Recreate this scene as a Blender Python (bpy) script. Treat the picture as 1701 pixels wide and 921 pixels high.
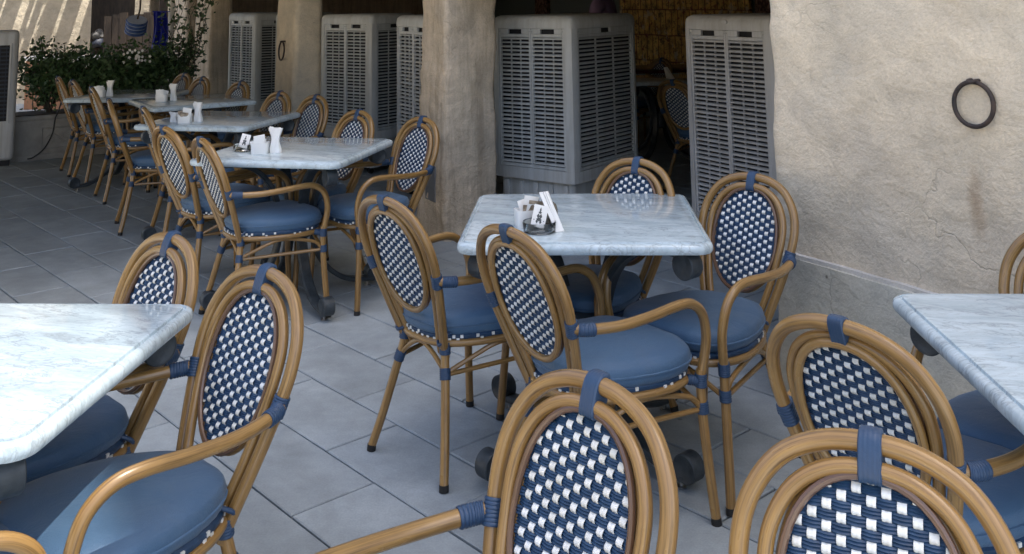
import bpy, bmesh, math, random
from mathutils import Vector, Matrix, noise
random.seed(7)
PI = math.pi
scene = bpy.context.scene
for o in list(bpy.data.objects):
    bpy.data.objects.remove(o)
COL = scene.collection

# ------------------------------------------------------------------ camera
CAM_H = 1.50
yaw, pitch, roll = math.radians(3.35), math.radians(7.5), math.radians(-0.86)
F_PX, IMG_W, IMG_H, PRIN_Y = 1605.0, 1701.0, 921.0, -213.0
fw = Vector((-math.sin(yaw) * math.cos(pitch), math.cos(yaw) * math.cos(pitch), math.sin(pitch)))
rt = Vector((math.cos(yaw), math.sin(yaw), 0))
up = rt.cross(fw)
rt2 = math.cos(roll) * rt + math.sin(roll) * up
up2 = -math.sin(roll) * rt + math.cos(roll) * up
camd = bpy.data.cameras.new('camera')
cam = bpy.data.objects.new('camera', camd)
COL.objects.link(cam)
m = Matrix((rt2, up2, -fw)).transposed().to_4x4()
m.translation = Vector((0, 0, CAM_H))
cam.matrix_world = m
camd.sensor_fit = 'HORIZONTAL'
camd.sensor_width = 36.0
camd.lens = F_PX / IMG_W * 36.0
camd.shift_y = (PRIN_Y - IMG_H / 2) / IMG_W      # the photograph is the lower crop of a tall frame
camd.clip_start, camd.clip_end = 0.05, 2000
scene.camera = cam

# ------------------------------------------------------------------ world, sun, exposure
SUNV = Vector((0.36, -0.10, 1.0)).normalized()
sun_el = math.asin(SUNV.z)
sun_az = math.atan2(SUNV.x, SUNV.y)
world = bpy.data.worlds.new('World')
scene.world = world
world.use_nodes = True
wn = world.node_tree
wn.nodes.clear()
sky = wn.nodes.new('ShaderNodeTexSky')
sky.sky_type = 'NISHITA'
sky.sun_disc = False
sky.sun_elevation = sun_el
sky.sun_rotation = sun_az
sky.dust_density = 3.5
sky.air_density = 0.95
sky.ozone_density = 0.8
bg = wn.nodes.new('ShaderNodeBackground')
bg.inputs['Strength'].default_value = 0.15
wo = wn.nodes.new('ShaderNodeOutputWorld')
wn.links.new(sky.outputs[0], bg.inputs[0])
wn.links.new(bg.outputs[0], wo.inputs[0])
sund = bpy.data.lights.new('sun', 'SUN')
sund.energy = 3.6
sund.angle = math.radians(0.53)
sund.color = (1.0, 0.94, 0.85)
sun = bpy.data.objects.new('sun', sund)
COL.objects.link(sun)
sun.rotation_euler = SUNV.to_track_quat('Z', 'Y').to_euler()
scene.view_settings.view_transform = 'Standard'
scene.view_settings.look = 'None'
scene.view_settings.gamma = 1
scene.view_settings.use_curve_mapping = False
scene.view_settings.exposure = 1.62
scene.cycles.max_bounces = 8
scene.cycles.diffuse_bounces = 4
scene.cycles.glossy_bounces = 3
scene.cycles.transmission_bounces = 6
scene.cycles.caustics_reflective = False
scene.cycles.caustics_refractive = False

# ------------------------------------------------------------------ material helpers
def mat(name, col, rough=0.6, metallic=0.0, spec=0.5):
    mm = bpy.data.materials.new(name)
    mm.use_nodes = True
    nt = mm.node_tree
    b = nt.nodes['Principled BSDF']
    b.inputs['Base Color'].default_value = (*col, 1)
    b.inputs['Roughness'].default_value = rough
    b.inputs['Metallic'].default_value = metallic
    b.inputs['Specular IOR Level'].default_value = spec
    return mm, nt, b

def node(nt, t, **kw):
    n = nt.nodes.new(t)
    for k, v in kw.items():
        if k.startswith('i_'):
            n.inputs[k[2:].replace('_', ' ')].default_value = v
        else:
            setattr(n, k, v)
    return n

def coords(nt, kind='Object', scale=(1, 1, 1), rot=(0, 0, 0), loc=(0, 0, 0)):
    tc = node(nt, 'ShaderNodeTexCoord')
    mp = node(nt, 'ShaderNodeMapping')
    mp.inputs['Scale'].default_value = scale
    mp.inputs['Rotation'].default_value = rot
    mp.inputs['Location'].default_value = loc
    nt.links.new(tc.outputs[kind], mp.inputs['Vector'])
    return mp.outputs[0]

def world_coords(nt, scale=(1, 1, 1), rot=(0, 0, 0), loc=(0, 0, 0)):
    g = node(nt, 'ShaderNodeNewGeometry')
    mp = node(nt, 'ShaderNodeMapping')
    mp.inputs['Scale'].default_value = scale
    mp.inputs['Rotation'].default_value = rot
    mp.inputs['Location'].default_value = loc
    nt.links.new(g.outputs['Position'], mp.inputs['Vector'])
    return mp.outputs[0]

def nz(nt, vec, scale, detail=4, rough=0.55, dist=0.0):
    n = node(nt, 'ShaderNodeTexNoise')
    n.inputs['Scale'].default_value = scale
    n.inputs['Detail'].default_value = detail
    n.inputs['Roughness'].default_value = rough
    n.inputs['Distortion'].default_value = dist
    nt.links.new(vec, n.inputs['Vector'])
    return n.outputs[0]

def ramp(nt, fac, stops):
    r = node(nt, 'ShaderNodeValToRGB')
    el = r.color_ramp.elements
    while len(el) < len(stops):
        el.new(0.5)
    for e_, (p, c) in zip(el, stops):
        e_.position = p
        e_.color = (*c, 1) if len(c) == 3 else c
    nt.links.new(fac, r.inputs[0])
    return r.outputs[0]

def mix(nt, fac, a, b, mode='MIX'):
    x = node(nt, 'ShaderNodeMix', data_type='RGBA', blend_type=mode)
    for sock, v in ((x.inputs[0], fac), (x.inputs[6], a), (x.inputs[7], b)):
        if isinstance(v, (int, float)):
            sock.default_value = v
        elif isinstance(v, tuple):
            sock.default_value = (*v, 1) if len(v) == 3 else v
        else:
            nt.links.new(v, sock)
    return x.outputs[2]

def math_(nt, op, a, b=0.0, clamp=False):
    x = node(nt, 'ShaderNodeMath', operation=op, use_clamp=clamp)
    for s, v in ((x.inputs[0], a), (x.inputs[1], b)):
        if isinstance(v, (int, float)):
            s.default_value = v
        else:
            nt.links.new(v, s)
    return x.outputs[0]

def bump(nt, b, h, strength=0.3, dist=0.01, prev=None):
    x = node(nt, 'ShaderNodeBump')
    x.inputs['Strength'].default_value = strength
    x.inputs['Distance'].default_value = dist
    nt.links.new(h, x.inputs['Height'])
    if prev is not None:
        nt.links.new(prev, x.inputs['Normal'])
    nt.links.new(x.outputs[0], b.inputs['Normal'])
    return x.outputs[0]

def objrand(nt):
    return node(nt, 'ShaderNodeObjectInfo').outputs['Random']

M = {}
def build_materials():
    # rattan-look painted tube: long streaks along the tube (uv: x round, y along in metres)
    def cane(name, dark, light):
        mm, nt, b = mat(name, light, 0.36)
        v = coords(nt, 'UV', (9, 2.2, 1))
        s = nz(nt, v, 2.2, 5, 0.65, 0.3)
        v2 = coords(nt, 'UV', (2.0, 5, 1))
        s2 = nz(nt, v2, 1.6, 3)
        c = ramp(nt, s, [(0.3, dark), (0.52, light), (0.75, tuple(min(1, x * 1.22) for x in light))])
        c2 = ramp(nt, s2, [(0.3, (0.72, 0.68, 0.62)), (0.65, (1, 1, 1))])
        c = mix(nt, 1.0, c, c2, 'MULTIPLY')
        rnd = math_(nt, 'MULTIPLY_ADD', objrand(nt), 0.16)
        rnd.node.inputs[2].default_value = 0.90
        hs = node(nt, 'ShaderNodeHueSaturation')
        nt.links.new(c, hs.inputs['Color'])
        nt.links.new(rnd, hs.inputs['Value'])
        nt.links.new(hs.outputs[0], b.inputs['Base Color'])
        nt.links.new(ramp(nt, s2, [(0.3, (0.40,) * 3), (0.7, (0.24,) * 3)]), b.inputs['Roughness'])
        bump(nt, b, s, 0.12, 0.002)
        b.inputs['Coat Weight'].default_value = 0.4
        b.inputs['Coat Roughness'].default_value = 0.25
        return mm
    M['cane'] = cane('cane_tube', (0.135, 0.073, 0.024), (0.325, 0.190, 0.062))
    M['cane_dark'] = cane('cane_binding', (0.085, 0.045, 0.028), (0.165, 0.092, 0.055))
    # blue wrapping strap
    mm, nt, b = mat('blue_strap', (0.021, 0.052, 0.112), 0.45)
    v = coords(nt, 'Object', (60, 60, 60))
    bump(nt, b, nz(nt, v, 1.5, 3), 0.2, 0.003)
    M['strap'] = mm
    # weave
    mm, nt, b = mat('blue_cord', (0.018, 0.042, 0.125), 0.45)
    v = coords(nt, 'Object', (1, 1, 1))
    n1 = nz(nt, v, 60, 3)
    nt.links.new(ramp(nt, n1, [(0.3, (0.009, 0.032, 0.074)), (0.7, (0.020, 0.057, 0.124))]), b.inputs['Base Color'])
    M['blue'] = mm
    mm, nt, b = mat('white_cord', (0.74, 0.76, 0.76), 0.42)
    v = coords(nt, 'Object', (1, 1, 1))
    c = ramp(nt, nz(nt, v, 40, 3), [(0.3, (0.70, 0.71, 0.68)), (0.7, (0.84, 0.85, 0.85))])
    v4 = world_coords(nt)
    c = mix(nt, 0.8, c, ramp(nt, nz(nt, v4, 9, 3), [(0.35, (0.80, 0.77, 0.70)), (0.6, (1, 1, 1))]), 'MULTIPLY')
    nt.links.new(c, b.inputs['Base Color'])
    M['white_cord'] = mm
    # cushion
    mm, nt, b = mat('cushion_vinyl', (0.07, 0.13, 0.22), 0.55)
    v = coords(nt, 'Object', (1, 1, 1))
    n1 = nz(nt, v, 5, 4)
    c = ramp(nt, n1, [(0.3, (0.044, 0.104, 0.192)), (0.7, (0.058, 0.128, 0.230))])
    rnd = math_(nt, 'MULTIPLY_ADD', objrand(nt), 0.22)
    rnd.node.inputs[2].default_value = 0.88
    hs = node(nt, 'ShaderNodeHueSaturation')
    nt.links.new(c, hs.inputs['Color']); nt.links.new(rnd, hs.inputs['Value'])
    vd = world_coords(nt)
    dst = ramp(nt, nz(nt, vd, 7, 5, 0.7), [(0.48, (0, 0, 0)), (0.75, (0.10,) * 3)])
    nt.links.new(mix(nt, dst, hs.outputs[0], (0.22, 0.23, 0.24)), b.inputs['Base Color'])
    h = math_(nt, 'MULTIPLY_ADD', nz(nt, v, 420, 2), 0.25)
    vw = world_coords(nt)
    nt.links.new(nz(nt, vw, 11, 4, 0.6, 1.2), h.node.inputs[2])
    bump(nt, b, h, 0.30, 0.014)
    b.inputs['Sheen Weight'].default_value = 0.12
    M['cushion'] = mm
    # marble
    mm, nt, b = mat('marble', (0.78, 0.79, 0.79), 0.16)
    rv = node(nt, 'ShaderNodeTexCoord')
    oi = node(nt, 'ShaderNodeObjectInfo')
    mp = node(nt, 'ShaderNodeMapping')
    mp.inputs['Rotation'].default_value = (0, 0, 0.25)
    cmb = node(nt, 'ShaderNodeCombineXYZ')
    nt.links.new(math_(nt, 'MULTIPLY', oi.outputs['Random'], 30.0), cmb.inputs[0])
    nt.links.new(math_(nt, 'MULTIPLY', oi.outputs['Random'], 17.0), cmb.inputs[1])
    nt.links.new(rv.outputs['Object'], mp.inputs['Vector'])
    nt.links.new(cmb.outputs[0], mp.inputs['Location'])
    base = mp.outputs[0]
    st = node(nt, 'ShaderNodeMapping'); st.inputs['Scale'].default_value = (1.0, 2.6, 1.0)
    nt.links.new(base, st.inputs['Vector'])
    warp = node(nt, 'ShaderNodeTexNoise'); warp.inputs['Scale'].default_value = 4.0; warp.inputs['Detail'].default_value = 5
    nt.links.new(st.outputs[0], warp.inputs['Vector'])
    va = node(nt, 'ShaderNodeVectorMath', operation='MULTIPLY_ADD')
    nt.links.new(warp.outputs['Color'], va.inputs[0]); va.inputs[1].default_value = (0.32, 0.32, 0.32)
    nt.links.new(st.outputs[0], va.inputs[2])
    def vein(scale, w, vec):
        n_ = node(nt, 'ShaderNodeTexNoise'); n_.inputs['Scale'].default_value = scale; n_.inputs['Detail'].default_value = 6; n_.inputs['Roughness'].default_value = 0.6
        nt.links.new(vec, n_.inputs['Vector'])
        d = math_(nt, 'ABSOLUTE', math_(nt, 'SUBTRACT', n_.outputs[0], 0.5))
        return ramp(nt, d, [(0.0, (1, 1, 1)), (w, (0.25,) * 3), (w * 3, (0, 0, 0))])
    v1 = vein(3.2, 0.012, va.outputs[0])
    v2 = vein(13.0, 0.018, va.outputs[0])
    cl = ramp(nt, nz(nt, va.outputs[0], 5.0, 5, 0.65), [(0.30, (0.375, 0.462, 0.505)), (0.62, (0.570, 0.672, 0.722))])
    c = mix(nt, math_(nt, 'MULTIPLY', v1, 0.55), cl, (0.22, 0.25, 0.27))
    c = mix(nt, math_(nt, 'MULTIPLY', v2, 0.36), c, (0.26, 0.29, 0.31))
    nt.links.new(c, b.inputs['Base Color'])
    nt.links.new(ramp(nt, nz(nt, base, 12, 4), [(0.3, (0.05,) * 3), (0.7, (0.12,) * 3)]), b.inputs['Roughness'])
    M['marble'] = mm
    # cast iron
    mm, nt, b = mat('cast_iron', (0.018, 0.024, 0.030), 0.45)
    v = coords(nt)
    n1 = nz(nt, v, 30, 5)
    nt.links.new(ramp(nt, n1, [(0.35, (0.020, 0.028, 0.036)), (0.7, (0.048, 0.060, 0.070))]), b.inputs['Base Color'])
    bump(nt, b, nz(nt, v, 120, 3), 0.25, 0.004)
    M['iron'] = mm
    mm, nt, b = mat('rusty_iron', (0.03, 0.022, 0.02), 0.7)
    v = coords(nt)
    nt.links.new(ramp(nt, nz(nt, v, 25, 5), [(0.35, (0.020, 0.016, 0.016)), (0.7, (0.062, 0.040, 0.030))]), b.inputs['Base Color'])
    bump(nt, b, nz(nt, v, 90, 4), 0.5, 0.004)
    M['rust'] = mm
    M['rubber'] = mat('black_rubber', (0.012, 0.012, 0.013), 0.7)[0]
    M['steel'] = mat('steel', (0.35, 0.36, 0.37), 0.35, 1.0)[0]
    # pavers
    mm, nt, b = mat('paver_concrete', (0.26, 0.28, 0.30), 0.75)
    v = world_coords(nt)
    a = nz(nt, v, 1.6, 5, 0.6)
    d = nz(nt, v, 9, 6, 0.7)
    f = nz(nt, v, 160, 2, 0.5)
    c = ramp(nt, a, [(0.28, (0.280, 0.318, 0.342)), (0.72, (0.385, 0.432, 0.460))])
    c = mix(nt, 0.55, c, ramp(nt, d, [(0.3, (0.62, 0.63, 0.64)), (0.7, (1.12, 1.12, 1.12))]), 'MULTIPLY')
    c = mix(nt, 0.35, c, ramp(nt, f, [(0.3, (0.75,) * 3), (0.7, (1.15,) * 3)]), 'MULTIPLY')
    stn = ramp(nt, nz(nt, v, 2.1, 5, 0.65, 0.8), [(0.45, (1, 1, 1)), (0.68, (0.84, 0.84, 0.83))])
    spk = node(nt, 'ShaderNodeTexVoronoi'); spk.inputs['Scale'].default_value = 7.0
    nt.links.new(v, spk.inputs['Vector'])
    sp1 = ramp(nt, spk.outputs['Distance'], [(0.0, (1, 1, 1)), (0.05, (0.8,) * 3), (0.075, (0, 0, 0))])
    sp2 = ramp(nt, spk.outputs['Color'], [(0.86, (0, 0, 0)), (0.88, (0.6,) * 3)])
    spots = mix(nt, 1.0, sp1, sp2, 'MULTIPLY')
    c = mix(nt, spots, c, (0.10, 0.10, 0.095))
    c = mix(nt, 1.0, c, stn, 'MULTIPLY')
    rnd = math_(nt, 'MULTIPLY_ADD', objrand(nt), 0.16)
    rnd.node.inputs[2].default_value = 0.92
    hs = node(nt, 'ShaderNodeHueSaturation')
    nt.links.new(c, hs.inputs['Color']); nt.links.new(rnd, hs.inputs['Value'])
    nt.links.new(hs.outputs[0], b.inputs['Base Color'])
    nt.links.new(ramp(nt, d, [(0.3, (0.62,) * 3), (0.7, (0.85,) * 3)]), b.inputs['Roughness'])
    h = math_(nt, 'MULTIPLY_ADD', f, 0.25)
    nt.links.new(d, h.node.inputs[2])
    bump(nt, b, h, 0.25, 0.004)
    M['paver'] = mm
    mm, nt, b = mat('ground_bed', (0.11, 0.115, 0.12), 0.9)
    v = world_coords(nt)
    nt.links.new(ramp(nt, nz(nt, v, 8, 5), [(0.3, (0.07, 0.074, 0.078)), (0.7, (0.15, 0.155, 0.16))]), b.inputs['Base Color'])
    M['bed'] = mm
    mm, nt, b = mat('sand_ground', (0.40, 0.35, 0.28), 0.95)
    v = world_coords(nt)
    nt.links.new(ramp(nt, nz(nt, v, 0.7, 4), [(0.3, (0.42, 0.39, 0.32)), (0.7, (0.53, 0.49, 0.40))]), b.inputs['Base Color'])
    M['sand'] = mm
    # mud plaster
    def plaster(name, c1, c2, c3, bscale=1.0, rust_at=None, runs=0.0):
        mm, nt, b = mat(name, c2, 0.9, spec=0.25)
        v = world_coords(nt)
        big = nz(nt, v, 1.7, 4, 0.6, 0.3)
        mid = nz(nt, v, 6.5, 5, 0.62, 0.3)
        vs = world_coords(nt, (2.5, 2.5, 5.0))
        strk = nz(nt, vs, 2.6, 5, 0.62, 0.8)
        fine = nz(nt, v, 70, 3, 0.6)
        c = ramp(nt, big, [(0.28, c1), (0.52, c2), (0.76, c3)])
        c = mix(nt, 0.8, c, ramp(nt, mid, [(0.25, (0.80, 0.81, 0.81)), (0.7, (1.14, 1.14, 1.12))]), 'MULTIPLY')
        c = mix(nt, 0.5, c, ramp(nt, strk, [(0.3, (0.85, 0.85, 0.85)), (0.7, (1.15, 1.15, 1.14))]), 'MULTIPLY')
        if runs:      # rain runs and patches down the pier
            vr = world_coords(nt, (7, 7, 0.7))
            c = mix(nt, runs, c, ramp(nt, nz(nt, vr, 2.0, 5, 0.7, 0.5), [(0.34, (0.66, 0.63, 0.59)), (0.5, (0.98, 0.98, 0.97)), (0.68, (1.22, 1.21, 1.2))]), 'MULTIPLY')
        pink = ramp(nt, nz(nt, v, 2.4, 3), [(0.5, (0, 0, 0)), (0.75, (0.25,) * 3)])
        c = mix(nt, pink, c, (0.52, 0.44, 0.35))
        # hairline cracks
        vo = node(nt, 'ShaderNodeTexVoronoi', feature='DISTANCE_TO_EDGE')
        vo.inputs['Scale'].default_value = 2.3
        wv = node(nt, 'ShaderNodeVectorMath', operation='MULTIPLY_ADD')
        wn_ = node(nt, 'ShaderNodeTexNoise'); wn_.inputs['Scale'].default_value = 4; wn_.inputs['Detail'].default_value = 6
        nt.links.new(v, wn_.inputs['Vector'])
        nt.links.new(wn_.outputs['Color'], wv.inputs[0]); wv.inputs[1].default_value = (0.5, 0.5, 0.5)
        nt.links.new(v, wv.inputs[2]); nt.links.new(wv.outputs[0], vo.inputs['Vector'])
        crk = ramp(nt, vo.outputs['Distance'], [(0.0, (1, 1, 1)), (0.006, (0.4,) * 3), (0.014, (0, 0, 0))])
        msk = ramp(nt, nz(nt, v, 1.9, 2), [(0.52, (0, 0, 0)), (0.66, (1, 1, 1))])
        crk = mix(nt, 1.0, crk, msk, 'MULTIPLY')
        c = mix(nt, math_(nt, 'MULTIPLY', crk, 0.25), c, (0.16, 0.14, 0.12))
        # dark pits
        pit = node(nt, 'ShaderNodeTexVoronoi'); pit.inputs['Scale'].default_value = 9
        nt.links.new(v, pit.inputs['Vector'])
        pm = ramp(nt, pit.outputs['Distance'], [(0.0, (1, 1, 1)), (0.045, (0.7,) * 3), (0.06, (0, 0, 0))])
        pr = ramp(nt, pit.outputs['Color'], [(0.78, (0, 0, 0)), (0.80, (1, 1, 1))])
        pm = mix(nt, 1.0, pm, pr, 'MULTIPLY')
        c = mix(nt, math_(nt, 'MULTIPLY', pm, 0.75), c, (0.10, 0.08, 0.06))
        if rust_at:
            sep = node(nt, 'ShaderNodeSeparateXYZ'); nt.links.new(v, sep.inputs[0])
            px, py, pz = rust_at
            dx = math_(nt, 'SUBTRACT', sep.outputs[0], px)
            dy = math_(nt, 'SUBTRACT', sep.outputs[1], py)
            hd = math_(nt, 'SQRT', math_(nt, 'ADD', math_(nt, 'MULTIPLY', dx, dx), math_(nt, 'MULTIPLY', dy, dy)))
            dz = math_(nt, 'DIVIDE', math_(nt, 'ABSOLUTE', math_(nt, 'SUBTRACT', sep.outputs[2], pz)), 4.2)
            dd = math_(nt, 'SQRT', math_(nt, 'ADD', math_(nt, 'MULTIPLY', hd, hd), math_(nt, 'MULTIPLY', dz, dz)))
            dd = math_(nt, 'ADD', dd, math_(nt, 'MULTIPLY', math_(nt, 'SUBTRACT', mid, 0.5), 0.05))
            rr = ramp(nt, dd, [(0.0, (0.45,) * 3), (0.010, (0.34,) * 3), (0.030, (0, 0, 0))])
            c = mix(nt, rr, c, (0.24, 0.125, 0.05))
        c = mix(nt, 0.5, c, ramp(nt, nz(nt, v, 110, 4, 0.75), [(0.32, (0.80, 0.80, 0.79)), (0.6, (1.12, 1.12, 1.12))]), 'MULTIPLY')
        nt.links.new(c, b.inputs['Base Color'])
        h = math_(nt, 'MULTIPLY_ADD', strk, 0.55)
        nt.links.new(mid, h.node.inputs[2])
        h2 = math_(nt, 'MULTIPLY_ADD', fine, 0.16)
        h1 = math_(nt, 'MULTIPLY_ADD', nz(nt, v, 21, 5, 0.7, 0.8), 0.45)
        nt.links.new(h, h1.node.inputs[2])
        nt.links.new(h1, h2.node.inputs[2])
        h3 = math_(nt, 'SUBTRACT', h2, math_(nt, 'MULTIPLY', crk, 0.25))
        bump(nt, b, h3, 0.50, 0.03 * bscale)
        return mm
    M['plaster'] = plaster('mud_plaster', (0.570, 0.505, 0.410), (0.670, 0.575, 0.445), (0.725, 0.622, 0.472), 1.0, rust_at=RUST)
    M['plaster_grey'] = plaster('weathered_plaster', (0.430, 0.362, 0.280), (0.560, 0.462, 0.348), (0.635, 0.530, 0.395), 1.2, runs=0.75)
    M['plinth'] = plaster('cement_plinth', (0.500, 0.480, 0.415), (0.560, 0.530, 0.450), (0.610, 0.575, 0.480), 0.6)
    M['lime'] = plaster('lime_seam', (0.50, 0.47, 0.43), (0.58, 0.55, 0.51), (0.68, 0.66, 0.62), 0.6)
    M['far_plaster'] = plaster('far_mud_plaster', (0.40, 0.345, 0.27), (0.48, 0.42, 0.33), (0.56, 0.50, 0.40), 1.5)
    # cooler plastics
    def plastic(name, col, rough=0.45):
        mm, nt, b = mat(name, col, rough)
        v = world_coords(nt)
        n1 = nz(nt, v, 6, 4)
        c = mix(nt, 0.5, col, ramp(nt, n1, [(0.3, tuple(x * 0.86 for x in col)), (0.7, tuple(x * 1.08 for x in col))]))
        vs = world_coords(nt, (9, 9, 0.8))
        drt = ramp(nt, nz(nt, vs, 2.4, 5, 0.7), [(0.42, (1, 1, 1)), (0.70, (0.68, 0.65, 0.60))])
        c = mix(nt, 0.7, c, drt, 'MULTIPLY')
        nt.links.new(c, b.inputs['Base Color'])
        bump(nt, b, nz(nt, v, 250, 2), 0.08, 0.002)
        return mm
    M['grey_plastic'] = plastic('grey_plastic', (0.545, 0.560, 0.550))
    M['pale_plastic'] = plastic('pale_plastic', (0.52, 0.53, 0.54))
    M['dark_plastic'] = mat('dark_plastic', (0.013, 0.014, 0.017), 0.8)[0]
    M['navy_pad'] = mat('navy_grille', (0.020, 0.026, 0.045), 0.6)[0]
    M['plate'] = mat('grey_metal_plate', (0.17, 0.175, 0.18), 0.5, 0.3)[0]
    # table ware
    M['ceramic'] = mat('white_ceramic', (0.80, 0.80, 0.78), 0.18)[0]
    mm, nt, b = mat('paper', (0.83, 0.83, 0.81), 0.9)
    v = coords(nt)
    bump(nt, b, nz(nt, v, 55, 4), 0.3, 0.004)
    M['paper'] = mm
    mm, nt, b = mat('sachet_brown', (0.22, 0.16, 0.10), 0.5)
    v = coords(nt)
    nt.links.new(ramp(nt, nz(nt, v, 40, 3), [(0.35, (0.10, 0.075, 0.05)), (0.65, (0.42, 0.34, 0.25))]), b.inputs['Base Color'])
    M['sachet'] = mm
    mm, nt, b = mat('clear_glass', (0.92, 0.96, 0.95), 0.04)
    b.inputs['Transmission Weight'].default_value = 1.0
    b.inputs['IOR'].default_value = 1.46
    M['glass'] = mm
    mm, nt, b = mat('smoky_glass', (0.30, 0.27, 0.22), 0.08)
    b.inputs['Transmission Weight'].default_value = 0.55
    b.inputs['IOR'].default_value = 1.46
    M['smoke_glass'] = mm
    M['ink'] = mat('grey_ink', (0.09, 0.10, 0.10), 0.8)[0]
    # plants
    def leaf(name, c1, c2):
        mm, nt, b = mat(name, c1, 0.5)
        v = coords(nt, 'Object', (1, 1, 1))
        n1 = nz(nt, v, 11, 3)
        nt.links.new(ramp(nt, n1, [(0.3, c1), (0.7, c2)]), b.inputs['Base Color'])
        return mm
    M['leaf'] = leaf('hedge_leaf', (0.035, 0.075, 0.028), (0.080, 0.140, 0.045))
    M['leaf_red'] = leaf('bronze_leaf', (0.050, 0.030, 0.022), (0.055, 0.075, 0.028))
    M['leaf_vine'] = leaf('vine_leaf', (0.030, 0.062, 0.028), (0.075, 0.120, 0.045))
    M['bark'] = mat('bark', (0.06, 0.045, 0.032), 0.9)[0]
    M['flower'] = mat('white_petal', (0.80, 0.80, 0.76), 0.6)[0]
    mm, nt, b = mat('planter_stone', (0.30, 0.29, 0.275), 0.85)
    v = world_coords(nt)
    nt.links.new(ramp(nt, nz(nt, v, 7, 5), [(0.3, (0.25, 0.24, 0.225)), (0.7, (0.37, 0.36, 0.34))]), b.inputs['Base Color'])
    bump(nt, b, nz(nt, v, 60, 4), 0.3, 0.006)
    M['planter'] = mm
    mm, nt, b = mat('soil', (0.035, 0.026, 0.018), 0.95)
    M['soil'] = mm
    mm, nt, b = mat('dark_timber', (0.035, 0.025, 0.018), 0.65)
    v = world_coords(nt, (6, 6, 1))
    nt.links.new(ramp(nt, nz(nt, v, 5, 5), [(0.3, (0.020, 0.014, 0.011)), (0.7, (0.062, 0.042, 0.028))]), b.inputs['Base Color'])
    M['timber'] = mm
    M['terracotta'] = mat('terracotta', (0.34, 0.17, 0.09), 0.8)[0]
    M['sunlit_paint'] = mat('sunlit_paint', (0.70, 0.67, 0.60), 0.85)[0]  # pale tone painting in the sunlight on pier edge and wall top
    mm, nt, b = mat('sun_filter_cloth', (0.8, 0.79, 0.75), 0.9)  # thin added sheet that dims the sun over the left table
    tr = node(nt, 'ShaderNodeBsdfTransparent'); tl = node(nt, 'ShaderNodeBsdfTranslucent'); tl.inputs[0].default_value = (0.30, 0.30, 0.30, 1)
    ms = node(nt, 'ShaderNodeMixShader'); ms.inputs[0].default_value = 0.62
    nt.links.new(tr.outputs[0], ms.inputs[1]); nt.links.new(tl.outputs[0], ms.inputs[2])
    nt.links.new(ms.outputs[0], nt.nodes['Material Output'].inputs['Surface'])
    M['filter_sheet'] = mm
    M['canvas'] = mat('canvas', (0.10, 0.09, 0.08), 0.9)[0]
    mm, nt, b = mat('lantern_blue', (0.035, 0.085, 0.26), 0.6)
    M['lantern'] = mm
    M['lantern_pale'] = mat('lantern_pale', (0.42, 0.47, 0.60), 0.6)[0]
    mm, nt, b = mat('cobalt_cloth', (0.010, 0.022, 0.30), 0.7)
    M['cobalt'] = mm
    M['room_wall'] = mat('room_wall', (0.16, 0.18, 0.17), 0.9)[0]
    mm, nt, b = mat('mural_paint', (0.35, 0.22, 0.06), 0.8)
    v = coords(nt, 'Object', (1, 1, 1), (PI / 2, 0, 0))
    br = node(nt, 'ShaderNodeTexBrick')
    br.inputs['Scale'].default_value = 2.6
    br.inputs['Color1'].default_value = (0.78, 0.55, 0.20, 1)
    br.inputs['Color2'].default_value = (0.66, 0.42, 0.14, 1)
    br.inputs['Mortar'].default_value = (0.28, 0.13, 0.05, 1)
    br.inputs['Mortar Size'].default_value = 0.025
    br.inputs['Brick Width'].default_value = 0.30
    br.inputs['Row Height'].default_value = 0.85
    wq = node(nt, 'ShaderNodeVectorMath', operation='MULTIPLY_ADD'); wq.inputs[1].default_value = (0.05, 0.05, 0.05)
    wz = node(nt, 'ShaderNodeTexNoise'); wz.inputs['Scale'].default_value = 2.5; wz.inputs['Detail'].default_value = 4
    nt.links.new(v, wz.inputs['Vector']); nt.links.new(wz.outputs['Color'], wq.inputs[0]); nt.links.new(v, wq.inputs[2])
    nt.links.new(wq.outputs[0], br.inputs['Vector'])
    c = mix(nt, 0.7, br.outputs['Color'], ramp(nt, nz(nt, v, 7, 5, 0.7), [(0.35, (0.25, 0.20, 0.13)), (0.6, (1.2, 1.15, 1.0))]), 'MULTIPLY')
    c = mix(nt, ramp(nt, nz(nt, v, 11, 2), [(0.62, (0, 0, 0)), (0.66, (0.8,) * 3)]), c, (0.16, 0.02, 0.015))
    c = mix(nt, ramp(nt, nz(nt, v, 19, 5, 0.8), [(0.52, (0, 0, 0)), (0.60, (0.75,) * 3)]), c, (0.03, 0.025, 0.02))
    c = mix(nt, ramp(nt, nz(nt, v, 5, 4, 0.7), [(0.58, (0, 0, 0)), (0.64, (0.6,) * 3)]), c, (0.55, 0.50, 0.38))
    nt.links.new(c, b.inputs['Base Color'])
    M['mural'] = mm
    M['red_gloss'] = mat('dark_red_top', (0.09, 0.012, 0.018), 0.25)[0]
    mm, nt, b = mat('brown_carving', (0.09, 0.03, 0.018), 0.7)
    v = coords(nt)
    nt.links.new(ramp(nt, nz(nt, v, 24, 3), [(0.45, (0.05, 0.014, 0.010)), (0.6, (0.26, 0.15, 0.11))]), b.inputs['Base Color'])
    M['carving'] = mm
    M['shirt'] = mat('lavender_cotton', (0.36, 0.25, 0.42), 0.85)[0]
    M['skin'] = mat('skin', (0.30, 0.16, 0.10), 0.55)[0]
    M['trouser'] = mat('dark_cotton', (0.02, 0.02, 0.025), 0.9)[0]
    M['hair'] = mat('dark_hair', (0.01, 0.008, 0.007), 0.5)[0]
    M['cable'] = mat('black_cable', (0.012, 0.012, 0.012), 0.5)[0]
    M['shaded_white'] = mat('shaded_white_cloth', (0.22, 0.22, 0.22), 0.8)[0]  # white cloth greyed to paint in the doorway's shade

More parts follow.
